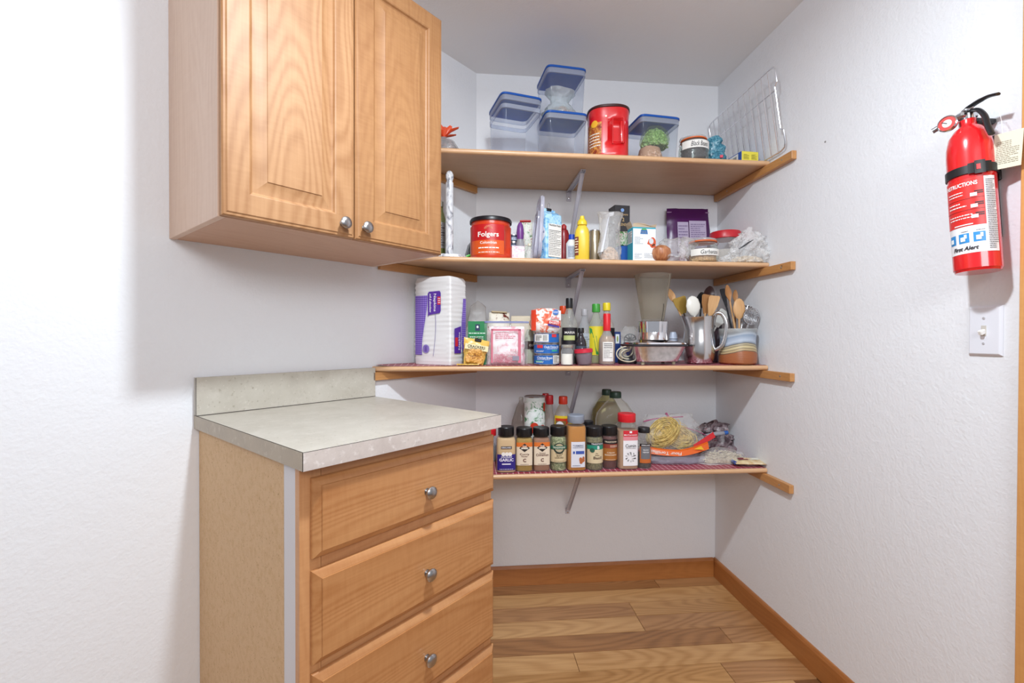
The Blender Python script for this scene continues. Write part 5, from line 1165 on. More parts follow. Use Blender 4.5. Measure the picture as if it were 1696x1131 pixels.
# crock
yc = -.332; zt = Zp(543, yc)-Z3; cx, cw = wx(1194, 1249, yc, 570); rr = cw/2
def crockmat():
    m, n, l, p = nt('glazed_stoneware'); t = n.new('ShaderNodeTexCoord'); s = n.new('ShaderNodeSeparateXYZ'); l.new(t.outputs['Object'], s.inputs[0])
    no = n.new('ShaderNodeTexNoise'); no.inputs['Scale'].default_value = 14; l.new(t.outputs['Object'], no.inputs['Vector'])
    a = n.new('ShaderNodeMath'); a.operation = 'MULTIPLY_ADD'; a.inputs[1].default_value = .012; l.new(no.outputs['Fac'], a.inputs[0]); l.new(s.outputs['Z'], a.inputs[2])
    # a rising brown dip in front
    xx = n.new('ShaderNodeMath'); xx.operation = 'MULTIPLY'; l.new(s.outputs['X'], xx.inputs[0]); l.new(s.outputs['X'], xx.inputs[1])
    b = n.new('ShaderNodeMath'); b.operation = 'MULTIPLY_ADD'; b.inputs[1].default_value = 3.5; l.new(xx.outputs[0], b.inputs[0]); l.new(a.outputs[0], b.inputs[2])
    r = n.new('ShaderNodeValToRGB'); mr = n.new('ShaderNodeMapRange'); mr.inputs['From Max'].default_value = zt+.012; l.new(b.outputs[0], mr.inputs['Value']); l.new(mr.outputs[0], r.inputs['Fac'])
    e = r.color_ramp.elements; e[0].position = 0; e[0].color = hx('#9a5730'); e[1].position = 1; e[1].color = hx('#9a9a98')
    for ps, c in ((.38, '#a0603a'), (.40, '#5a4a3c'), (.415, '#b9a37c'), (.45, '#b9a37c'), (.46, '#57503f'), (.475, '#c9b98f'), (.52, '#c3b48c'), (.53, '#57503f'), (.545, '#b5a98a'), (.58, '#a39a82'), (.59, '#4c4c4c'), (.61, '#8e9aa8'), (.66, '#b9c6d6'), (.80, '#8fa0b6'), (.84, '#b5bfca'), (.90, '#8d9296')): q = e.new(ps); q.color = hx(c)
    l.new(r.outputs['Color'], p.inputs['Base Color']); p.inputs['Roughness'].default_value = .3
    w_ = n.new('ShaderNodeTexWave'); w_.bands_direction = 'Z'; w_.inputs['Scale'].default_value = 55; l.new(t.outputs['Object'], w_.inputs['Vector'])
    bu = n.new('ShaderNodeBump'); bu.inputs['Strength'].default_value = .3; bu.inputs['Distance'].default_value = .001; l.new(w_.outputs['Fac'], bu.inputs['Height']); l.new(bu.outputs['Normal'], p.inputs['Normal'])
    return m
r = thing('utensil_crock', 'hand-thrown stoneware crock glazed blue and rusty brown', 'crock', (cx, yc, Z3), 0)
pf = [(rr*.90, 0), (rr*1.0, .006), (rr*1.02, zt*.25), (rr*.95, zt*.5), (rr*.93, zt*.65), (rr*.98, zt*.88), (rr*1.0, zt*.97), (rr*.97, zt), (rr*.93, zt*.98), (rr*.90, zt*.65), (rr*.92, zt*.4), (rr*.92, .01)]
G().lathe(pf, 48).obj('body', crockmat(), r)
pb = Vector((cx, yc, Z3+.014))
utensil('wooden_spoon', 'dark-tipped wooden spoon, tallest in the crock', B_(.015, .0), 1204, 472, -.325, .075, .014, WD2, hm=WD1)
utensil('wooden_spoon', 'brown wooden spoon at the back of the crock', B_(.0, .02), 1218, 480, -.285, .06, .012, WD2)
utensil('wooden_spoon', 'broad wooden spoon with a small hole, front of the crock', B_(-.004, -.02), 1224, 494, -.345, .09, .027, WD1, 'egg')
utensil('black_spatula', 'black spatula blade at the left rim of the crock', B_(.02, .02), 1196, 478, -.275, .08, .012, mat('#23242a', .4), 'blade')
utensil('metal_tongs', 'shiny steel tongs arm in the crock', B_(-.01, .0), 1233, 516, -.315, .05, .010, STEEL, 'blade', STEEL)
utensil('metal_tongs', 'steel scoop handle at the right of the crock', B_(-.012, -.006), 1246, 519, -.340, .05, .010, STEEL, 'blade', STEEL)
utensil('wire_whisk', 'steel balloon whisk leaning right out of the crock', B_(-.02, .01), 1238, 507, -.305, .10, .022, STEEL, 'whisk', STEEL)
utensil('wire_skimmer', 'round wire mesh skimmer leaning to the right wall', B_(-.02, .0), 1253, 503, -.362, .09, .034, STEEL, 'skimmer', STEEL, hr=.003)

# ------------------------------------------------------------------ shelf 4
Z4 = Z[4]
GLS = clear('#f8f8f6', .05, .05)
def spice(label, px0, px1, y, pyt, powder, capm, square=True, fill=.8, capz=.80, capr=.80, maker=None, pyb=780, layered=None, ribs=26, fillm=None, neck=.72, dk=.85):
    cx, cw = wx(px0, px1, y, 740); rr = cw/2; zt = Zp(pyt, y-rr*.6)-Z4; n = 4 if square else 2
    r = thing('spice_jar', label, 'spice jar', (cx, y, Z4), random.uniform(-4, 4), 'spice jars in the front row')
    pr = [(rr*.93, 0, n), (rr, .004, n), (rr, zt*(capz-.10), n), (rr*.93, zt*(capz-.055), n*.7+.6), (rr*neck, zt*(capz-.02), 2), (rr*neck, zt*capz, 2)]
    kk = dk if square else 1
    G().lathe(pr, 36, kk).obj('glass', GLS, r)
    G().lathe(inner(pr, zt*min(fill, capz-.03)), 36, kk).obj('contents', powder, r)
    G().lathe([(rr*capr, zt*capz), (rr*capr*1.02, zt*capz+.001), (rr*capr*1.02, zt-.003), (rr*capr*.95, zt), (rr*capr*.7, zt-.0005)], ribs*3, wob=lambda x, y, z: (x*.012*math.cos(ribs*math.atan2(y, x)), y*.012*math.cos(ribs*math.atan2(y, x)), 0)).obj('cap', capm, r)
    return r, Form(rr, rr*kk, n), rr, zt
CREAM = mat('#e4d3bc', .5); WH = mat('#f0eef0', .5); DK = mat('#4a2a24', .5)
r, fm, rr, zt = spice('granulated garlic jar with purple label, leftmost spice jar', 822, 854, -.355, 706, mat('#d2b083', .8), BLK)
sheet(r, fm, [('label', mat('#2c1f7c', .45), [lambda g: g.patch(fm, -rr*.93, rr*.93, zt*.06, zt*.41, .0008, 12)]),
              ('garlic_print', mat('#efe9e4', .5), [lambda g: [g.oval(fm, rr*q, zt*.415, rr*.2, .008, .0009) for q in (-.3, .05, .38)]]),
              ('lettering', mat('#efe9f6', .5), [lambda g: g.text(fm, 'Granulated', 0, zt*.355, w=rr*1.1, h=.007, off=.0016, slant=.2), lambda g: g.text(fm, 'GARLIC', 0, zt*.29, w=rr*1.45, h=.012, off=.0016, bold=.03), lambda g: g.patch(fm, -rr*.45, rr*.45, zt*.185, zt*.21, .0016, 6), lambda g: g.lines(fm, -rr*.7, rr*.7, zt*.075, zt*.095, 1, .0016, 2)])])
sheet(r, fm, [('maker_badge', mat('#2a2030', .5), [lambda g: g.patch(fm, -rr*.55, rr*.55, zt*.535, zt*.59, .0008, 8)]), ('lettering', WH, [lambda g: g.text(fm, 'KIRKLAND', 0, zt*.5625, w=rr*.95, h=.006, off=.0016)])])
for lab, p0, p1, pw_, t1, t2 in (('curry powder jar, orange and cream label, second spice jar from the left', 854, 882, '#a8832c', 'Curry', 'Powder'), ('ground cinnamon jar, orange and cream label, third spice jar from the left', 882, 910, '#9a6a4c', 'Ground', 'Cinnamon')):
    r, fm, rr, zt = spice(lab, p0, p1, -.350, 708, mat(pw_, .8), BLK, capr=.93, capz=.81, neck=.8)
    sheet(r, fm, [('label', CREAM, [lambda g: g.patch(fm, -rr*.93, rr*.93, zt*.15, zt*.68, .0008, 12)]),
                  ('orange_band', mat('#d9722c', .5), [lambda g: g.patch(fm, -rr*.93, rr*.93, zt*.58, zt*.68, .0011, 12)]),
                  ('diamond_badge', mat('#2b2220', .5), [lambda g: g.poly(fm, [(-rr*.62, zt*.55), (0, zt*.46), (rr*.62, zt*.55), (0, zt*.66)], .0016)]),
                  ('lettering', mat('#f2ece2', .5), [lambda g: g.text(fm, 'THE', -rr*.0, zt*.595, w=rr*.5, h=.006, off=.0022), lambda g: g.text(fm, 'SPICE', 0, zt*.545, w=rr*.85, h=.007, off=.0022)]),
                  ('dark_lettering', mat('#5a231c', .5), [lambda g: g.text(fm, t1, 0, zt*(.405 if t2 == 'Powder' else .43), w=rr*(1.1 if t2 == 'Powder' else .7), h=.010 if t2 == 'Powder' else .006, off=.0022),
                                                     lambda g: g.text(fm, t2, 0, zt*(.36 if t2 == 'Powder' else .39), w=rr*(.7 if t2 == 'Powder' else 1.45), h=.006 if t2 == 'Powder' else .010, off=.0022),
                                                     lambda g: g.text(fm, 'C', 0, zt*.27, h=.014, off=.0022, bold=.03), lambda g: g.lines(fm, -rr*.5, rr*.5, zt*.165, zt*.185, 1, .0022, 2)])])
LEAFM = blotch('dry_leaves', ['#55603a', '#8a9368', '#c9c6a0'], 90, .7)
r, fm, rr, zt = spice('whole bay leaves jar with green banner, left of the turmeric', 911, 938, -.350, 706, LEAFM, BLK, False, capr=.96, capz=.80, neck=.85)
sheet(r, fm, [('label', mat('#d8c49c', .5), [lambda g: g.patch(fm, -rr*.95, rr*.95, zt*.20, zt*.48, .0008, 14)]), ('dark_edge', mat('#26352e', .5), [lambda g: g.patch(fm, -rr*.95, rr*.95, zt*.185, zt*.2, .001, 14), lambda g: g.oval(fm, 0, zt*.52, rr*.68, zt*.125, .001)]),
              ('round_badge', mat('#b9a989', .5), [lambda g: g.oval(fm, 0, zt*.53, rr*.52, zt*.095, .0016)]), ('green_banner', mat('#2c6a55', .5), [lambda g: g.patch(fm, -rr*.95, rr*.95, zt*.50, zt*.575, .0021, 14)]),
              ('lettering', mat('#efe9d8', .5), [lambda g: g.text(fm, 'TRADITIONS', 0, zt*.5375, w=rr*1.5, h=.007, off=.0028)]), ('dark_lettering', mat('#4b3626', .5), [lambda g: g.text(fm, 'WHOLE', 0, zt*.40, w=rr*.9, h=.006, off=.0022), lambda g: g.text(fm, 'BAY', 0, zt*.355, w=rr*.6, h=.006, off=.0022), lambda g: g.text(fm, 'LEAVES', 0, zt*.31, w=rr*1.0, h=.006, off=.0022), lambda g: g.lines(fm, -rr*.6, rr*.6, zt*.22, zt*.24, 1, .0022, 2)])])
r, fm, rr, zt = spice('tall turmeric jar, orange powder, white label and grey cap', 938, 969, -.352, 688, mat('#bd7a12', .8), mat('#8f97a6', .45), capr=.86, capz=.86, neck=.8, dk=.9)
sheet(r, fm, [('label', mat('#dcdde6', .5), [lambda g: g.patch(fm, -rr*.68, rr*.78, zt*.07, zt*.53, .0008, 12)]), ('blue_badge', mat('#3a56a8', .5), [lambda g: g.patch(fm, -rr*.2, rr*.68, zt*.31, zt*.365, .0016, 8), lambda g: g.patch(fm, -rr*.5, -rr*.3, zt*.315, zt*.36, .0016, 3)]),
              ('root_print', mat('#b5683c', .5), [lambda g: g.oval(fm, rr*.45, zt*.19, rr*.30, .007, .0016), lambda g: g.oval(fm, rr*.3, zt*.215, rr*.16, .008, .0018), lambda g: g.oval(fm, rr*.6, zt*.225, rr*.13, .009, .0018), lambda g: g.oval(fm, rr*.35, zt*.16, rr*.16, .006, .0018)]),
              ('lettering', mat('#46506a', .5), [lambda g: g.text(fm, 'TURMERIC', rr*.05, zt*.46, w=rr*1.15, h=.007, off=.0018), lambda g: g.lines(fm, -rr*.5, rr*.6, zt*.415, zt*.435, 1, .0018, 4), lambda g: g.lines(fm, -rr*.55, rr*.3, zt*.09, zt*.11, 1, .0018, 2)])])
r, fm, rr, zt = spice('dried basil jar with green band, right of the turmeric', 970, 998, -.352, 708, mat('#77704e', .8, vary=.4, bs=150), BLK, False, capr=.96, capz=.80, neck=.85)
sheet(r, fm, [('label', mat('#d9c7a2', .5), [lambda g: g.patch(fm, -rr*.93, rr*.93, zt*.17, zt*.50, .0008, 14)]), ('dark_band', mat('#23262a', .5), [lambda g: g.patch(fm, -rr*.93, rr*.93, zt*.59, zt*.65, .0008, 14)]), ('green_band', mat('#1f8a72', .5), [lambda g: g.patch(fm, -rr*.93, rr*.93, zt*.49, zt*.59, .0009, 14)]),
              ('lettering', WH, [lambda g: g.text(fm, 'B', rr*.25, zt*.54, h=.013, off=.0018, bold=.03), lambda g: g.text(fm, 'TRADITIONS', rr*.15, zt*.62, w=rr*1.4, h=.006, off=.0018)]), ('leaf_badge', mat('#2a5a48', .5), [lambda g: g.oval(fm, -rr*.45, zt*.475, rr*.26, .009, .002)]),
              ('dark_lettering', DK, [lambda g: g.text(fm, 'Basil', rr*.15, zt*.30, w=rr*.95, h=.011, off=.0018), lambda g: g.text(fm, 'Sweet', rr*.1, zt*.36, w=rr*.5, h=.005, off=.0018), lambda g: g.text(fm, 'The', rr*.05, zt*.40, w=rr*.3, h=.005, off=.0018)])])
r, fm, rr, zt = spice('cajun seasoning jar with brown label, left of the cumin', 995, 1022, -.335, 707, mat('#5a1f16', .7), BLK, False, capr=.96, capz=.80, neck=.85)
sheet(r, fm, [('label', mat('#a5672c', .5), [lambda g: g.patch(fm, -rr*.93, rr*.93, zt*.20, zt*.50, .0008, 14)]), ('dark_band', mat('#241d20', .5), [lambda g: g.patch(fm, -rr*.93, rr*.93, zt*.59, zt*.70, .0008, 14)]), ('red_band', mat('#8e3a2a', .5), [lambda g: g.patch(fm, -rr*.93, rr*.93, zt*.49, zt*.59, .0009, 14)]),
              ('lettering', mat('#efdcc2', .5), [lambda g: g.text(fm, 'TRADITIONS', 0, zt*.645, w=rr*1.4, h=.006, off=.0018), lambda g: g.text(fm, 'CAJUN', 0, zt*.385, w=rr*.9, h=.007, off=.0018), lambda g: g.text(fm, 'SEASONING', 0, zt*.335, w=rr*1.4, h=.006, off=.0018), lambda g: g.lines(fm, -rr*.1, rr*.8, zt*.51, zt*.57, 2, .0018, 2), lambda g: g.lines(fm, -rr*.6, rr*.6, zt*.215, zt*.235, 1, .0018, 3)])])
r, fm, rr, zt = spice('tall ground cumin jar with red cap and red and white label', 1021, 1054, -.345, 687, mat('#b59072', .8), mat('#d8222e', .35), capr=.84, capz=.85, neck=.74, dk=.9, fill=.70)
sheet(r, fm, [('label', mat('#ece9ec', .5), [lambda g: g.patch(fm, -rr*.62, rr*.85, zt*.07, zt*.60, .0008, 12)]), ('red_band', mat('#cf2433', .5), [lambda g: g.patch(fm, -rr*.62, rr*.85, zt*.60, zt*.71, .0009, 12)]), ('pink_band', mat('#dd8a92', .5), [lambda g: g.patch(fm, -rr*.62, rr*.85, zt*.53, zt*.60, .001, 12)]),
              ('white_mark', WH, [lambda g: g.patch(fm, -rr*.02, rr*.22, zt*.665, zt*.70, .0016, 4), lambda g: g.text(fm, 'McCormick', rr*.1, zt*.632, w=rr*1.3, h=.006, off=.0018)]),
              ('lettering', mat('#2a2628', .5), [lambda g: g.text(fm, 'Cumin', rr*.1, zt*.435, w=rr*1.05, h=.013, off=.0018), lambda g: g.lines(fm, -rr*.35, rr*.6, zt*.38, zt*.395, 1, .0018, 4), lambda g: [g.poly(fm, [(rr*.1+math.cos(q*1.9)*rr*.5*((q*37 % 10)/10), zt*.23+math.sin(q*1.9)*.019*((q*53 % 10)/10)), (rr*.1+math.cos(q*1.9+.2)*rr*.55, zt*.23+math.sin(q*1.9+.2)*.021), (rr*.1+math.cos(q*1.9+.3)*rr*.5, zt*.23+math.sin(q*1.9+.3)*.019)], .0018) for q in range(16)]]),
              ])
r, fm, rr, zt = spice('ground pepper jar with grey and orange label, rightmost spice jar', 1054, 1078, -.345, 711, mat('#4a4038', .8, vary=.4, bs=200), BLK, False, capr=.80, capz=.88, neck=.76, fill=.35)
sheet(r, fm, [('label', mat('#6f7076', .5), [lambda g: g.patch(fm, -rr*.62, rr*.62, zt*.24, zt*.55, .0008, 12)]), ('orange_frame', mat('#c2672c', .5), [lambda g: g.patch(fm, -rr*.74, rr*.74, zt*.14, zt*.24, .0012, 12), lambda g: g.patch(fm, -rr*.74, -rr*.62, zt*.24, zt*.55, .0012, 3), lambda g: g.patch(fm, rr*.62, rr*.74, zt*.24, zt*.55, .0012, 3)]),
              ('dark_band', mat('#2a1f20', .5), [lambda g: g.patch(fm, -rr*.74, rr*.74, zt*.55, zt*.62, .0012, 12)]), ('lettering', WH, [lambda g: g.text(fm, 'KIRKLAND', 0, zt*.585, w=rr*1.1, h=.005, off=.002), lambda g: g.text(fm, 'BLACK', 0, zt*.47, w=rr*.7, h=.005, off=.002), lambda g: g.text(fm, 'PEPPER', 0, zt*.41, w=rr*.8, h=.005, off=.002)])])
# back row
RCAP = mat('#c22026', .35)
r, fm, rr, zt = bottle('water_jug', 'clear plastic jug with sloping handle behind the curry jar', 846, 880, -.13, 657, Z4, clear('#efece8', .2, .06, bodycol='#c5bcb6'), .9, mat('#c9c6c0', .4), capr=.22, capz=.95, py=700, prof=[(.9, 0), (1, .02), (1, .45), (.9, .6), (.5, .82), (.22, .92), (.2, .95)])
cx, cw = wx(868, 903, -.20, 680); zt = Zp(655, -.20)-Z4
r, fm = can('tall tomato can with green leaves and red tomatoes on its label', cx, -.20, Z4, cw/2, zt, mat('#dfe6e2', .4), None, name='tomato_can'); rr = cw/2
sheet(r, fm, [('leaf_print', blotch('tomato_leaf_print', ['#3c7a4c', '#86ab8c', '#e4ebe6', '#f0f2f0'], 30, .4, 1.5, pos=[.38, .43, .5, .6]), [lambda g: g.patch(fm, -rr*.97, rr*.97, zt*.58, zt*.93, .0006, 14)]),
              ('tomato_print', mat('#cf3b22', .4), [lambda g: g.oval(fm, -rr*.15, zt*.53, rr*.40, zt*.08, .0012), lambda g: g.oval(fm, rr*.82, zt*.84, rr*.13, zt*.07, .0012), lambda g: g.oval(fm, rr*.6, zt*.50, rr*.3, zt*.07, .0012), lambda g: g.oval(fm, -rr*.6, zt*.46, rr*.3, zt*.05, .0012)]),
              ('green_banner', mat('#14694a', .4), [lambda g: g.poly(fm, [(rr*.15, zt*.60), (rr*.9, zt*.64), (rr*.93, zt*.78), (rr*.45, zt*.82)], .0014)]), ('lettering', WH, [lambda g: g.text(fm, 'Mar', rr*.62, zt*.70, w=rr*.5, h=.014, off=.0022)])])
r, fm, rr, zt = bottle('vinegar_bottle', 'slim clear bottle with dark red cap right of the tomato can', 902, 918, -.18, 654, Z4, clear('#efe6e0', .2, .05), .9, RCAP, capr=.78, capz=.86, py=690, prof=[(.93, 0), (1, .02), (1, .5), (.95, .64), (.7, .76), (.6, .86)])
r, fm, rr, zt = bottle('vinegar_bottle', 'second slim bottle with dark red cap, farther back', 896, 911, -.09, 651, Z4, clear('#efe6e0', .2, .05), .9, RCAP, capr=.72, capz=.88, py=690, prof=[(.93, 0), (1, .02), (1, .5), (.95, .64), (.7, .76), (.6, .88)])
r, fm, rr, zt = bottle('sauce_bottle', 'sauce bottle with orange-red cap and yellow and red label', 917, 948, -.20, 656, Z4, clear('#f3ece2', .16, .05), .9, mat('#dd3a1e', .35), capr=.46, capz=.88, py=690, fill=.55, fillm=mat('#7d4a20', .3), prof=[(.93, 0), (1, .02), (1, .6), (.95, .68), (.65, .8), (.42, .86), (.4, .88)])
sheet(r, fm, [('label', mat('#e6c62c', .45), [lambda g: g.patch(fm, -rr*.96, rr*.96, zt*.28, zt*.71, .0008, 14)]), ('dark_panel', mat('#8d6c3c', .45), [lambda g: g.patch(fm, -rr*.9, rr*.1, zt*.30, zt*.64, .0014, 8)]), ('red_frame', mat('#cf3a1c', .45), [lambda g: g.patch(fm, rr*.1, rr*.3, zt*.28, zt*.67, .0016, 4), lambda g: g.patch(fm, -rr*.9, rr*.3, zt*.63, zt*.67, .0016, 8)]),
              ('round_badge', WH, [lambda g: g.oval(fm, -rr*.5, zt*.55, rr*.38, zt*.075, .0022)]), ('lettering', mat('#b02822', .5), [lambda g: g.text(fm, 'vinegar', -rr*.5, zt*.55, w=rr*.6, h=.006, off=.003)])])
r, fm, rr, zt = bottle('dark_jar', 'dark jar with black lid peeking between turmeric and basil', 964, 983, -.27, 697, Z4, mat('#3a322c', .2), .9, BLK, capr=.95, capz=.84, py=740, cat='jar', prof=[(.93, 0), (1, .02), (1, .74), (.85, .82), (.85, .84)])
OIL = mat('#a08a2c', .12, coat=.6)
jug = [(.93, 0, 4), (1, .02, 4), (1, .58, 4), (.96, .68, 3), (.6, .83, 2), (.34, .89, 2), (.33, .91, 2)]
r, fm, rr, zt = bottle('oil_bottle', 'cooking oil bottle with dark green cap, farther left and full', 982, 1027, -.09, 645, Z4, clear('#f0eec8', .08, .04), .9, mat('#1f3a2c', .4), capr=.34, capz=.91, py=690, fill=.80, fillm=clear('#cdb84a', .75, .05, bodycol='#a8912a'), prof=jug, ky=.7, group='cooking oil bottles')
r, fm, rr, zt = bottle('oil_bottle', 'nearly empty clear oil bottle with dark green cap, nearer right', 988, 1050, -.225, 649, Z4, clear('#f8f6f0', .07, .04), .9, mat('#1f3a2c', .4), capr=.30, capz=.91, py=690, fill=.12, fillm=clear('#e0d28a', .4, .05), prof=jug, ky=.6, group='cooking oil bottles')
sheet(r, fm, [('label', mat('#c9c2a6', .5), [lambda g: g.patch(fm, -rr*.9, -rr*.1, zt*.3, zt*.5, .0008, 8)])])
r, fm, rr, zt = bottle('red_capped_bottle', 'bottle with bright red cap just under the worktop edge', 805, 823, -.20, 708, Z4, clear('#e8eaf0', .2, .05), .9, mat('#d8202a', .35), capr=.85, capz=.80, py=740, fill=.5, fillm=mat('#5a6270', .4))

# pasta bag
yc = -.245; xa, _ = wx(1056, 1170, yc, 730); 
PAS = mat('#d9c07a', .45, vary=.2, bs=60)
def nest(label, c, rx_, ry_, rz_, R0, th, sd, n=46):
    r = thing('pasta_nest', label, 'pasta', c, rz_, 'dried pasta nests in the zip bag', rx=rx_, ry=ry_); rn = random.Random(sd); 
    G().lathe([(R0*.3, -th*.6), (R0*.78, -th*.4), (R0*.82, th*.3), (R0*.3, th*.6)], 20, .8).obj('core', mat('#b89a50', .6, vary=.4, bs=90), r)
    g = G()
    for k in range(n):
        q = R0*rn.uniform(.45, 1.0); ph = rn.uniform(0, 6.28); zz = rn.uniform(-th, th)*.8; e = rn.uniform(.6, .95); ax = rn.uniform(-.5, .5); ox, oy = rn.uniform(-.15, .15)*R0, rn.uniform(-.12, .12)*R0; ln = rn.uniform(3.0, 6.0)
        g.tube([(ox+q*math.cos(ph+ln*i/16)*1.0, oy+q*e*math.sin(ph+ln*i/16)*.8, zz+th*.5*math.sin(ph*2+ax+3*i/16)+.004*math.sin(i*1.3+k)) for i in range(17)], .0013, 4, caps=False)
    g.obj('strands', PAS, r)['kind'] = 'stuff'; return r
nest('left dried pasta nest, standing upright against the bottle', (X(1097, -.27, 720), -.27, Z4+.128), 66, -38, 0, .074, .020, 1, 90)
nest('right dried pasta nest, lying lower in the zip bag', (X(1126, -.27, 730), -.25, Z4+.104), 62, 16, 0, .078, .018, 2, 90)
cx, cw = wx(1058, 1176, -.27, 730)
r = thing('tortilla_bag', 'orange-banded flour tortilla bag under the pasta nests', 'bag', (cx-.006, -.275, Z4), -3)
G2 = sack([(.001, 0), (cw*.40, .001), (cw*.44, .012), (cw*.42, .03), (cw*.30, .042), (.001, .046)], 50, .42, .10, 91); G2.obj('film', clear('#e6e2ea', .45, .15, .7, 50, '#b9b2bd'), r)
sack([(.001, .002), (cw*.36, .003), (cw*.36, .02), (.001, .032)], 40, .36, .08, 92).obj('filling', mat('#8d8794', .5, vary=.4, bs=30), r)
# orange printed band: a curved strip in front of the bag
g = G(); N = 30; bz0, bz1 = .044, .068
fb = lambda t: (-cw*.47+cw*.90*t, -.052+.020*(2*t-1)**2)
for i in range(N+1):
    t = i/N; x, y = fb(t); lift = .022*max(0, t-.55)**1.2*2+.004*(1-t); g.v += [(x, y-.004, bz0+lift-.010*math.sin(PI*t)), (x, y+.004, bz1+lift-.014*math.sin(PI*t)), (x, y+.012, bz1+lift+.004-.014*math.sin(PI*t))]
for i in range(N): a0 = 3*i; g.f += [(a0, a0+3, a0+4, a0+1), (a0+1, a0+4, a0+5, a0+2)]
lb = g.obj('orange_band', mat('#e0631c', .35), r); lb['label'] = 'orange printed band'
def band_text(txt, t0, t1, h, m, rot180=True):
    v, f, asp = glyphs(txt, .015); g = G()
    for a, b in v:
        if rot180: a, b = -a, -b
        t = (t0+t1)/2+a*(t1-t0); x, y = fb(t); lift = .022*max(0, t-.55)**1.2*2+.004*(1-t); zc = (bz0+bz1)/2+lift-.012*math.sin(PI*t)
        g.v.append((x, y-.0035+(.012*b*0)-.0006, zc+b*h)); 
    g.f = f; g.obj('lettering', m, lb, smooth=0)
band_text('Flour Tortillas', .12, .56, .013, mat('#f7efe6', .5))
G().poly(Form(1, 0, None), [(cw*.20, .064), (cw*.30, .078), (cw*.34, .062)], 0).obj('yellow_triangle', mat('#edbb2e', .5), lb, loc=(0, -.052, 0))
g = G(); N = 12
for i in range(N+1):
    t = i/N; x = cw*(.26+.30*t); g.v += [(x, -.028+.02*t, .060+.045*t), (x-.006, -.018+.02*t, .074+.052*t)]
for i in range(N): g.f.append((2*i, 2*i+2, 2*i+3, 2*i+1))
g.obj('red_band', mat('#c3141c', .35), r)['label'] = 'red printed edge of the bag'
# zip bag round the nests
zt = Zp(690, -.24)-Z4; cx, cw = wx(1048, 1172, -.24, 730)
r = thing('zip_bag', 'clear zip bag with pink seal holding the pasta nests', 'bag', (cx+.004, -.232, Z4+.046), 0)
sack([(.001, 0), (cw*.40, .001), (cw*.47, .02), (cw*.46, .055), (cw*.38, .095), (cw*.31, .125), (cw*.28, .148), (.001, .150)], 80, .34, .15, 95, fr=16, lean=-.12).obj('film', clear('#ffffff', .13, .1, .8, 50), r)
g = G(); pA, pB, pC = W(1066, 698, -.25), W(1098, 692, -.25), W(1131, 690, -.25); o_ = Vector((cx+.004, -.232, Z4+.046))
g.tube([pA-o_, (pA+pB)/2-o_+Vector((0, 0, .003)), pB-o_, pC-o_], .005, 6, flat=.5); g.tube([W(1103, 684, -.25)-o_, W(1109, 693, -.25)-o_], .005, 6)
g.tube([W(1131, 707, -.25)-o_, W(1155, 714, -.25)-o_, W(1172, 722, -.25)-o_], .0042, 6, flat=.5); g.obj('zip_seal', mat('#b0527c', .35), r)['label'] = 'pink zip seal'
# noodle bag to the right
cx, cw = wx(1152, 1244, -.31, 750)
r = thing('noodle_bag', 'clear bag of pale broken noodles right of the tortilla bag', 'bag', (cx, -.30, Z4), 8)
g = G(); rn = random.Random(5)
for i in range(260):
    x = rn.uniform(-1, 1); q = math.sqrt(1-x*x*.9); y = rn.uniform(-1, 1)*q; z = rn.random()*q; a = rn.uniform(-.6, .6); l_ = rn.uniform(.012, .026)
    c = Vector((x*cw*.36, y*.034, .008+z*.036*(1.1-.3*x*x))); d = Vector((math.cos(a), rn.uniform(-.5, .5), math.sin(a)))*l_*.5; g.tube([c-d, c+Vector((0, 0, .002)), c+d], .0013, 4, caps=False)
g.obj('noodles', mat('#cdbfa6', .55, vary=.2, bs=80), r)['kind'] = 'stuff'
sack([(.001, .002), (cw*.34, .003), (cw*.34, .016), (cw*.2, .032), (.001, .034)], 40, .38, .1, 99).obj('filling', mat('#b3a48c', .7, vary=.3, bs=90), r)
sack([(.001, 0), (cw*.44, .001), (cw*.46, .016), (cw*.40, .04), (cw*.24, .054), (.001, .058)], 56, .42, .14, 98).obj('film', clear('#ffffff', .16, .1, .8, 50), r)
# dark bag behind and blue-tipped rolled pack
cx, cw = wx(1150, 1206, -.12, 715)
r = thing('dark_bag', 'dark plastic bag with maroon print at the back right', 'bag', (cx, -.13, Z4), -10)
sack([(.001, 0), (cw*.42, .001), (cw*.5, .04), (cw*.42, .09), (cw*.30, .13), (.001, .150)], 60, .5, .4, 101, fr=18, lean=.1).obj('bag', blotch('dark_film', ['#2a2226', '#5d4a50', '#8c8084', '#6e1f2c'], 26, .3, 1.5), r)
p0, p1 = W(1168, 722, -.20), W(1205, 716, -.20)
r = thing('rolled_packet', 'rolled clear packet with a blue tip on the back bags', 'packet', tuple(p0), 0)
G().tube([(0, 0, 0), tuple((p1-p0)*.5+Vector((0, 0, .002))), tuple((p1-p0)*.84)], [.008, .009, .008], 10).obj('roll', clear('#e6e6ea', .5, .15, .6, 60, '#c5c5cc'), r)
G().tube([tuple((p1-p0)*.84), tuple(p1-p0)], [.009, .0085], 10).obj('tip', mat('#2a5fae', .4), r)['label'] = 'blue tip'
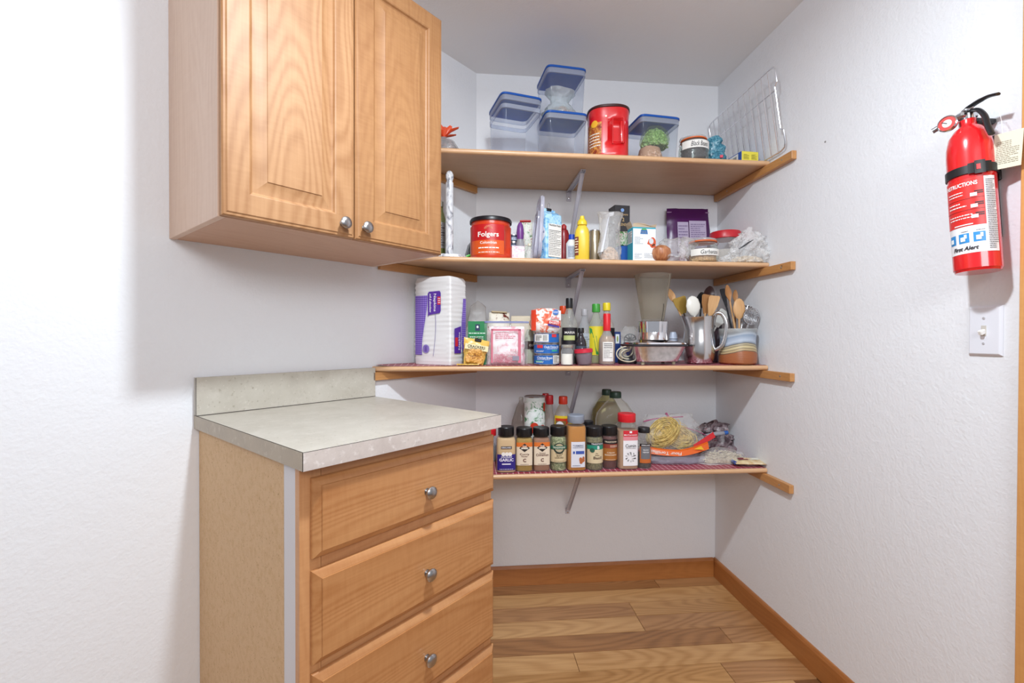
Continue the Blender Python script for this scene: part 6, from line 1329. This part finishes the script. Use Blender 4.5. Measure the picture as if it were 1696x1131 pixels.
# small flat packet at right front
cx, cw = wx(1217, 1266, -.372, 765)
r = thing('ramen_packet', 'small flat beige packet with dark red print at the shelf end', 'packet', (cx, -.362, Z4), -8)
Gp = pillow(cw*.95, .075, .020, 33, amp=.003, M=MT(0, -.030, .0125, -86)); Gp.obj('pouch', blotch('beige_packet', ['#c9a878', '#dcc79c', '#e6dcc4'], 20, .4), r)
G().box((-cw*.44, .002, .012), (.010, .040, .014), .003).obj('blue_end', mat('#274a9c', .4), r)
G().patch(Form(1, 0, None), -cw*.3, -.0, -.012, .012, 0, 2).obj('red_print', mat('#7d1f30', .45), r, loc=(0, .008, .0255), rot=(R(-86), 0, 0))
G().patch(Form(1, 0, None), cw*.05, cw*.34, -.012, .012, 0, 2).obj('white_panel', mat('#e6e4d4', .45), r, loc=(0, .008, .0255), rot=(R(-86), 0, 0))

# ------------------------------------------------------------------ right wall: extinguisher, switch, screw
er = .0415; ez = 1.345; ey = -1.213; eh = .345
r = thing('fire_extinguisher', 'red fire extinguisher hanging on the right wall above the switch', 'fire extinguisher', (-.057, ey-.012, ez), -90)
# local: front -y faces into the room; lean: top towards the back wall
LEAN = Matrix.Rotation(R(4.2), 4, 'Y').inverted()
r.rotation_euler = (Matrix.Rotation(R(-90), 4, 'Z') @ LEAN).to_euler()
REDX = mat('#dd1c22', .22, coat=.7)
pf = [(er*.93, 0), (er*.96, .004), (er, .006), (er, eh*.80), (er*.97, eh*.86), (er*.86, eh*.93), (er*.62, eh*.98), (er*.42, eh), (er*.38, eh+.004), (er*.38, eh+.016)]
G().lathe(pf, 56).obj('cylinder', REDX, r)
fm = Form(er)
SH = .92
def wrap(g, a0, a1, z0, z1, off, n=12, sh=None):
    k_ = SH if sh is None else sh; a0 += k_; a1 += k_; v = []; f = []
    for i in range(n+1):
        a = a0+(a1-a0)*i/n; v += [((er+off)*math.sin(a), -(er+off)*math.cos(a), z0), ((er+off)*math.sin(a), -(er+off)*math.cos(a), z1)]
    for i in range(n): f.append((2*i, 2*i+2, 2*i+3, 2*i+1))
    g.add(v, f)
def wtext(g, txt, ac, z, w, h, off=.0016, bold=.02, slant=0):
    v, f, _ = glyphs(txt, bold); ac += SH; g.add([((er+off)*math.sin(ac+(a*w+b*h*slant)/er), -(er+off)*math.cos(ac+(a*w+b*h*slant)/er), z+b*h) for a, b in v], f)
def wlines(g, a0, a1, z0, z1, n, off=.0016, sd=1, th=.35):
    rn = random.Random(sd); dz_ = (z1-z0)/n
    for i in range(n):
        a = a0; z = z0+(i+.5)*dz_; e = a1-(a1-a0)*rn.choice((0, 0, .1, .3))
        while a < e: L = min(rn.uniform(.05, .2)*(a1-a0), e-a); wrap(g, a, a+L, z-dz_*th/2, z+dz_*th/2, off, 2); a += L+.03*(a1-a0)
g = G(); wrap(g, -1.7, .78, .040, .212, .0005, 34); lab = g.obj('label', mat('#f0eff2', .35), r)
def ink(m, fns, nm='lettering'):
    g = G()
    for f in fns: f(g)
    return g.obj(nm, m, lab, smooth=30)
ink(mat('#dd2a26', .35), [lambda g: wrap(g, -1.7, .22, .102, .212, .0009, 28)], 'red_panel')
ink(mat('#f6f2f2', .4), [lambda g: wtext(g, 'INSTRUCTIONS', -.76, .199, .060, .0095, .002, .03), lambda g: wlines(g, -1.35, -.62, .172, .185, 2, .002, 2), lambda g: wlines(g, -1.35, -.5, .145, .160, 2, .002, 3), lambda g: wlines(g, -1.35, -.3, .118, .131, 2, .002, 4)])
ink(mat('#3a1416', .4), [lambda g: [wrap(g, -1.6, .2, z, z+.0007, .0014, 16) for z in (.1645, .1385)], lambda g: [wrap(g, -.18, .16, z+.006-.0022*q, z+.0085-.0022*q, .002, 3) for z in (.172, .146, .122) for q in (0, 2)]], 'dark_print')
ink(mat('#f2eeee', .4), [lambda g: [wrap(g, -.34, -.08, z, z+.008, .0022, 3) for z in (.168, .142, .118)], lambda g: wrap(g, -1.1, -.3, .1045, .107, .002, 8)], 'white_print')
ink(mat('#2f8ed2', .4), [lambda g: wrap(g, -1.5, -1.1, .064, .086, .001, 5), lambda g: wrap(g, -.93, -.48, .064, .086, .001, 6), lambda g: wrap(g, -.32, .15, .064, .086, .001, 6)], 'blue_pictogram')
ink(mat('#eef6fa', .4), [lambda g: [wrap(g, a, a+.2, .068, .078, .002, 3) for a in (-1.4, -.84, -.22)], lambda g: [wrap(g, a+.16, a+.27, .074, .083, .0022, 3) for a in (-.84, -.22)]], 'pictogram_detail')
ink(mat('#2a2a30', .4), [lambda g: wtext(g, 'First Alert', -.68, .0515, .045, .0095, .0018, .03, .25), lambda g: wlines(g, -.8, -.5, .0885, .092, 1, .0018, 2), lambda g: wlines(g, -.2, .15, .0885, .092, 1, .0018, 3), lambda g: wlines(g, .28, .74, .045, .205, 38, .0018, 9)], 'dark_lettering')
g = G()
G().lathe([(er+.0012, .222), (er+.003, .2225), (er+.003, .2415), (er+.0012, .242)], 48, capb=False, capt=False).obj('strap', mat('#1c1c1f', .4), r)
g = G(); wrap(g, -.35, .55, .220, .244, .0052, 10); wrap(g, -.12, .26, .217, .247, .0072, 6); g.obj('buckle', mat('#131316', .35), r)
g = G(); wrap(g, -.06, .08, .226, .238, .0084, 3); g.obj('buckle_tab', RED, r)
g = G(); g.box((0, er+.008, .20), (.03, .004, .24), .001); g.box((0, er+.004, .23), (.05, .006, .04), .002); g.box((.0, .030, .355), (.036, .05, .012), .003); g.obj('wall_bracket', mat('#1a1a1d', .4), r)['label'] = 'black wall bracket'
# valve
zt = eh+.016
g = G().lathe([(.013, zt), (.014, zt+.003), (.014, zt+.014), (.010, zt+.018), (.010, zt+.026)], 24); g.box((0, 0, zt+.012), (.018, .045, .014), .004); g.obj('valve', STEEL, r)
g = G().tube([(-.006, -.010, zt+.010), (-.030, -.030, zt+.004), (-.046, -.040, zt-.003)], .0062, 12); g.obj('nozzle', mat('#8e8c8e', .35, .6), r)
Mg = MT(-.014, -.034, zt-.002, 90, 0, 22)
G().lathe([(.017, -.003), (.019, 0), (.019, .006), (.0165, .008), (.0165, .006)], 30, M=Mg).obj('gauge_case', CHROME, r)
G().lathe([(.0163, .0062), (.0163, .0064)], 30, M=Mg).obj('gauge_face', mat('#c9312a', .4), r)
G().lathe([(.009, .0066), (.009, .0068)], 24, M=Mg).obj('gauge_dial', mat('#d8d4d0', .4), r)
G().tube([Mg @ Vector((0, 0, .0075)), Mg @ Vector((-.009, .006, .0075))], .0007, 5).obj('needle', INK, r)
LV = mat('#1c1c20', .35)
G().tube(smooth([(-.014, .0, zt+.020), (-.004, .0, zt+.027), (.010, .0, zt+.030), (.028, -.002, zt+.031), (.048, -.003, zt+.030), (.067, -.003, zt+.024)]), [.006]*6+[.0075]*8+[.0065]*7, 8, flat=.55).obj('upper_lever', LV, r)
G().tube(smooth([(-.002, .0, zt+.018), (.014, -.002, zt+.017), (.030, -.006, zt+.008), (.042, -.008, zt-.012), (.048, -.010, zt-.038), (.056, -.012, zt-.062)]), .0066, 10, flat=.7).obj('carry_handle', LV, r)
G().tube(smooth([(-.02, -.008, zt+.020), (.0, -.010, zt+.022), (.022, -.010, zt+.020)]), .002, 8).obj('pull_pin', STEEL, r)
G().tube(smooth([(.02, .0, zt+.018), (.045, .010, zt+.012), (.054, .016, zt-.02), (.052, .020, zt-.06)]), .0006, 5).obj('pin_tie', clear('#ffffff', .5), r)
tg = G().box((0, 0, 0), (.046, .0012, .080), .0003).obj('inspection_tag', mat('#d9d2bc', .6), r, loc=(.058, .022, zt-.098), rot=(R(0), R(6), R(22))); tg['label'] = 'cream paper inspection tag'
ft = Form(1, .0006, None)
G().lines(ft, -.018, .018, -.030, .022, 13, .0006, 6, th=.3).obj('lettering', mat('#8d8470', .6), tg, smooth=0)
# light switch
r = thing('light_switch', 'white toggle light switch on the right wall under the extinguisher', 'light switch', (0, -1.198, 1.2105), -90)
G().rings(.072, .118, [(0, .002), (.004, .0065), (.0055, .007)]).obj('plate', mat('#e6e8f0', .35), r, smooth=0)
G().rings(.011, .025, [(0, .0075), (.0006, .0078)]).obj('slot', mat('#c9c4bc', .5), r, smooth=0)
G().box((0, -.012, .002), (.0085, .014, .011), .0015, MT(0, 0, -.001, 22)).obj('toggle', mat('#eceae6', .35), r)
for zz in (-.030, .030):
    s = G().lathe([(.0032, 0), (.0028, .0012), (.0005, .0015)], 14, M=MT(0, -.007, zz, 90)).obj('screw_head', mat('#d0d0d4', .3, .4), r)
o = G().lathe([(.0035, 0), (.003, .0015), (.001, .002)], 12, M=MT(0, 0, 0, 0, -90)).obj('wall_screw', mat('#8a8784', .5), loc=(0, -.695, 1.872)); tag(o, 'tiny grey screw left in the right wall near the rack', 'screw')
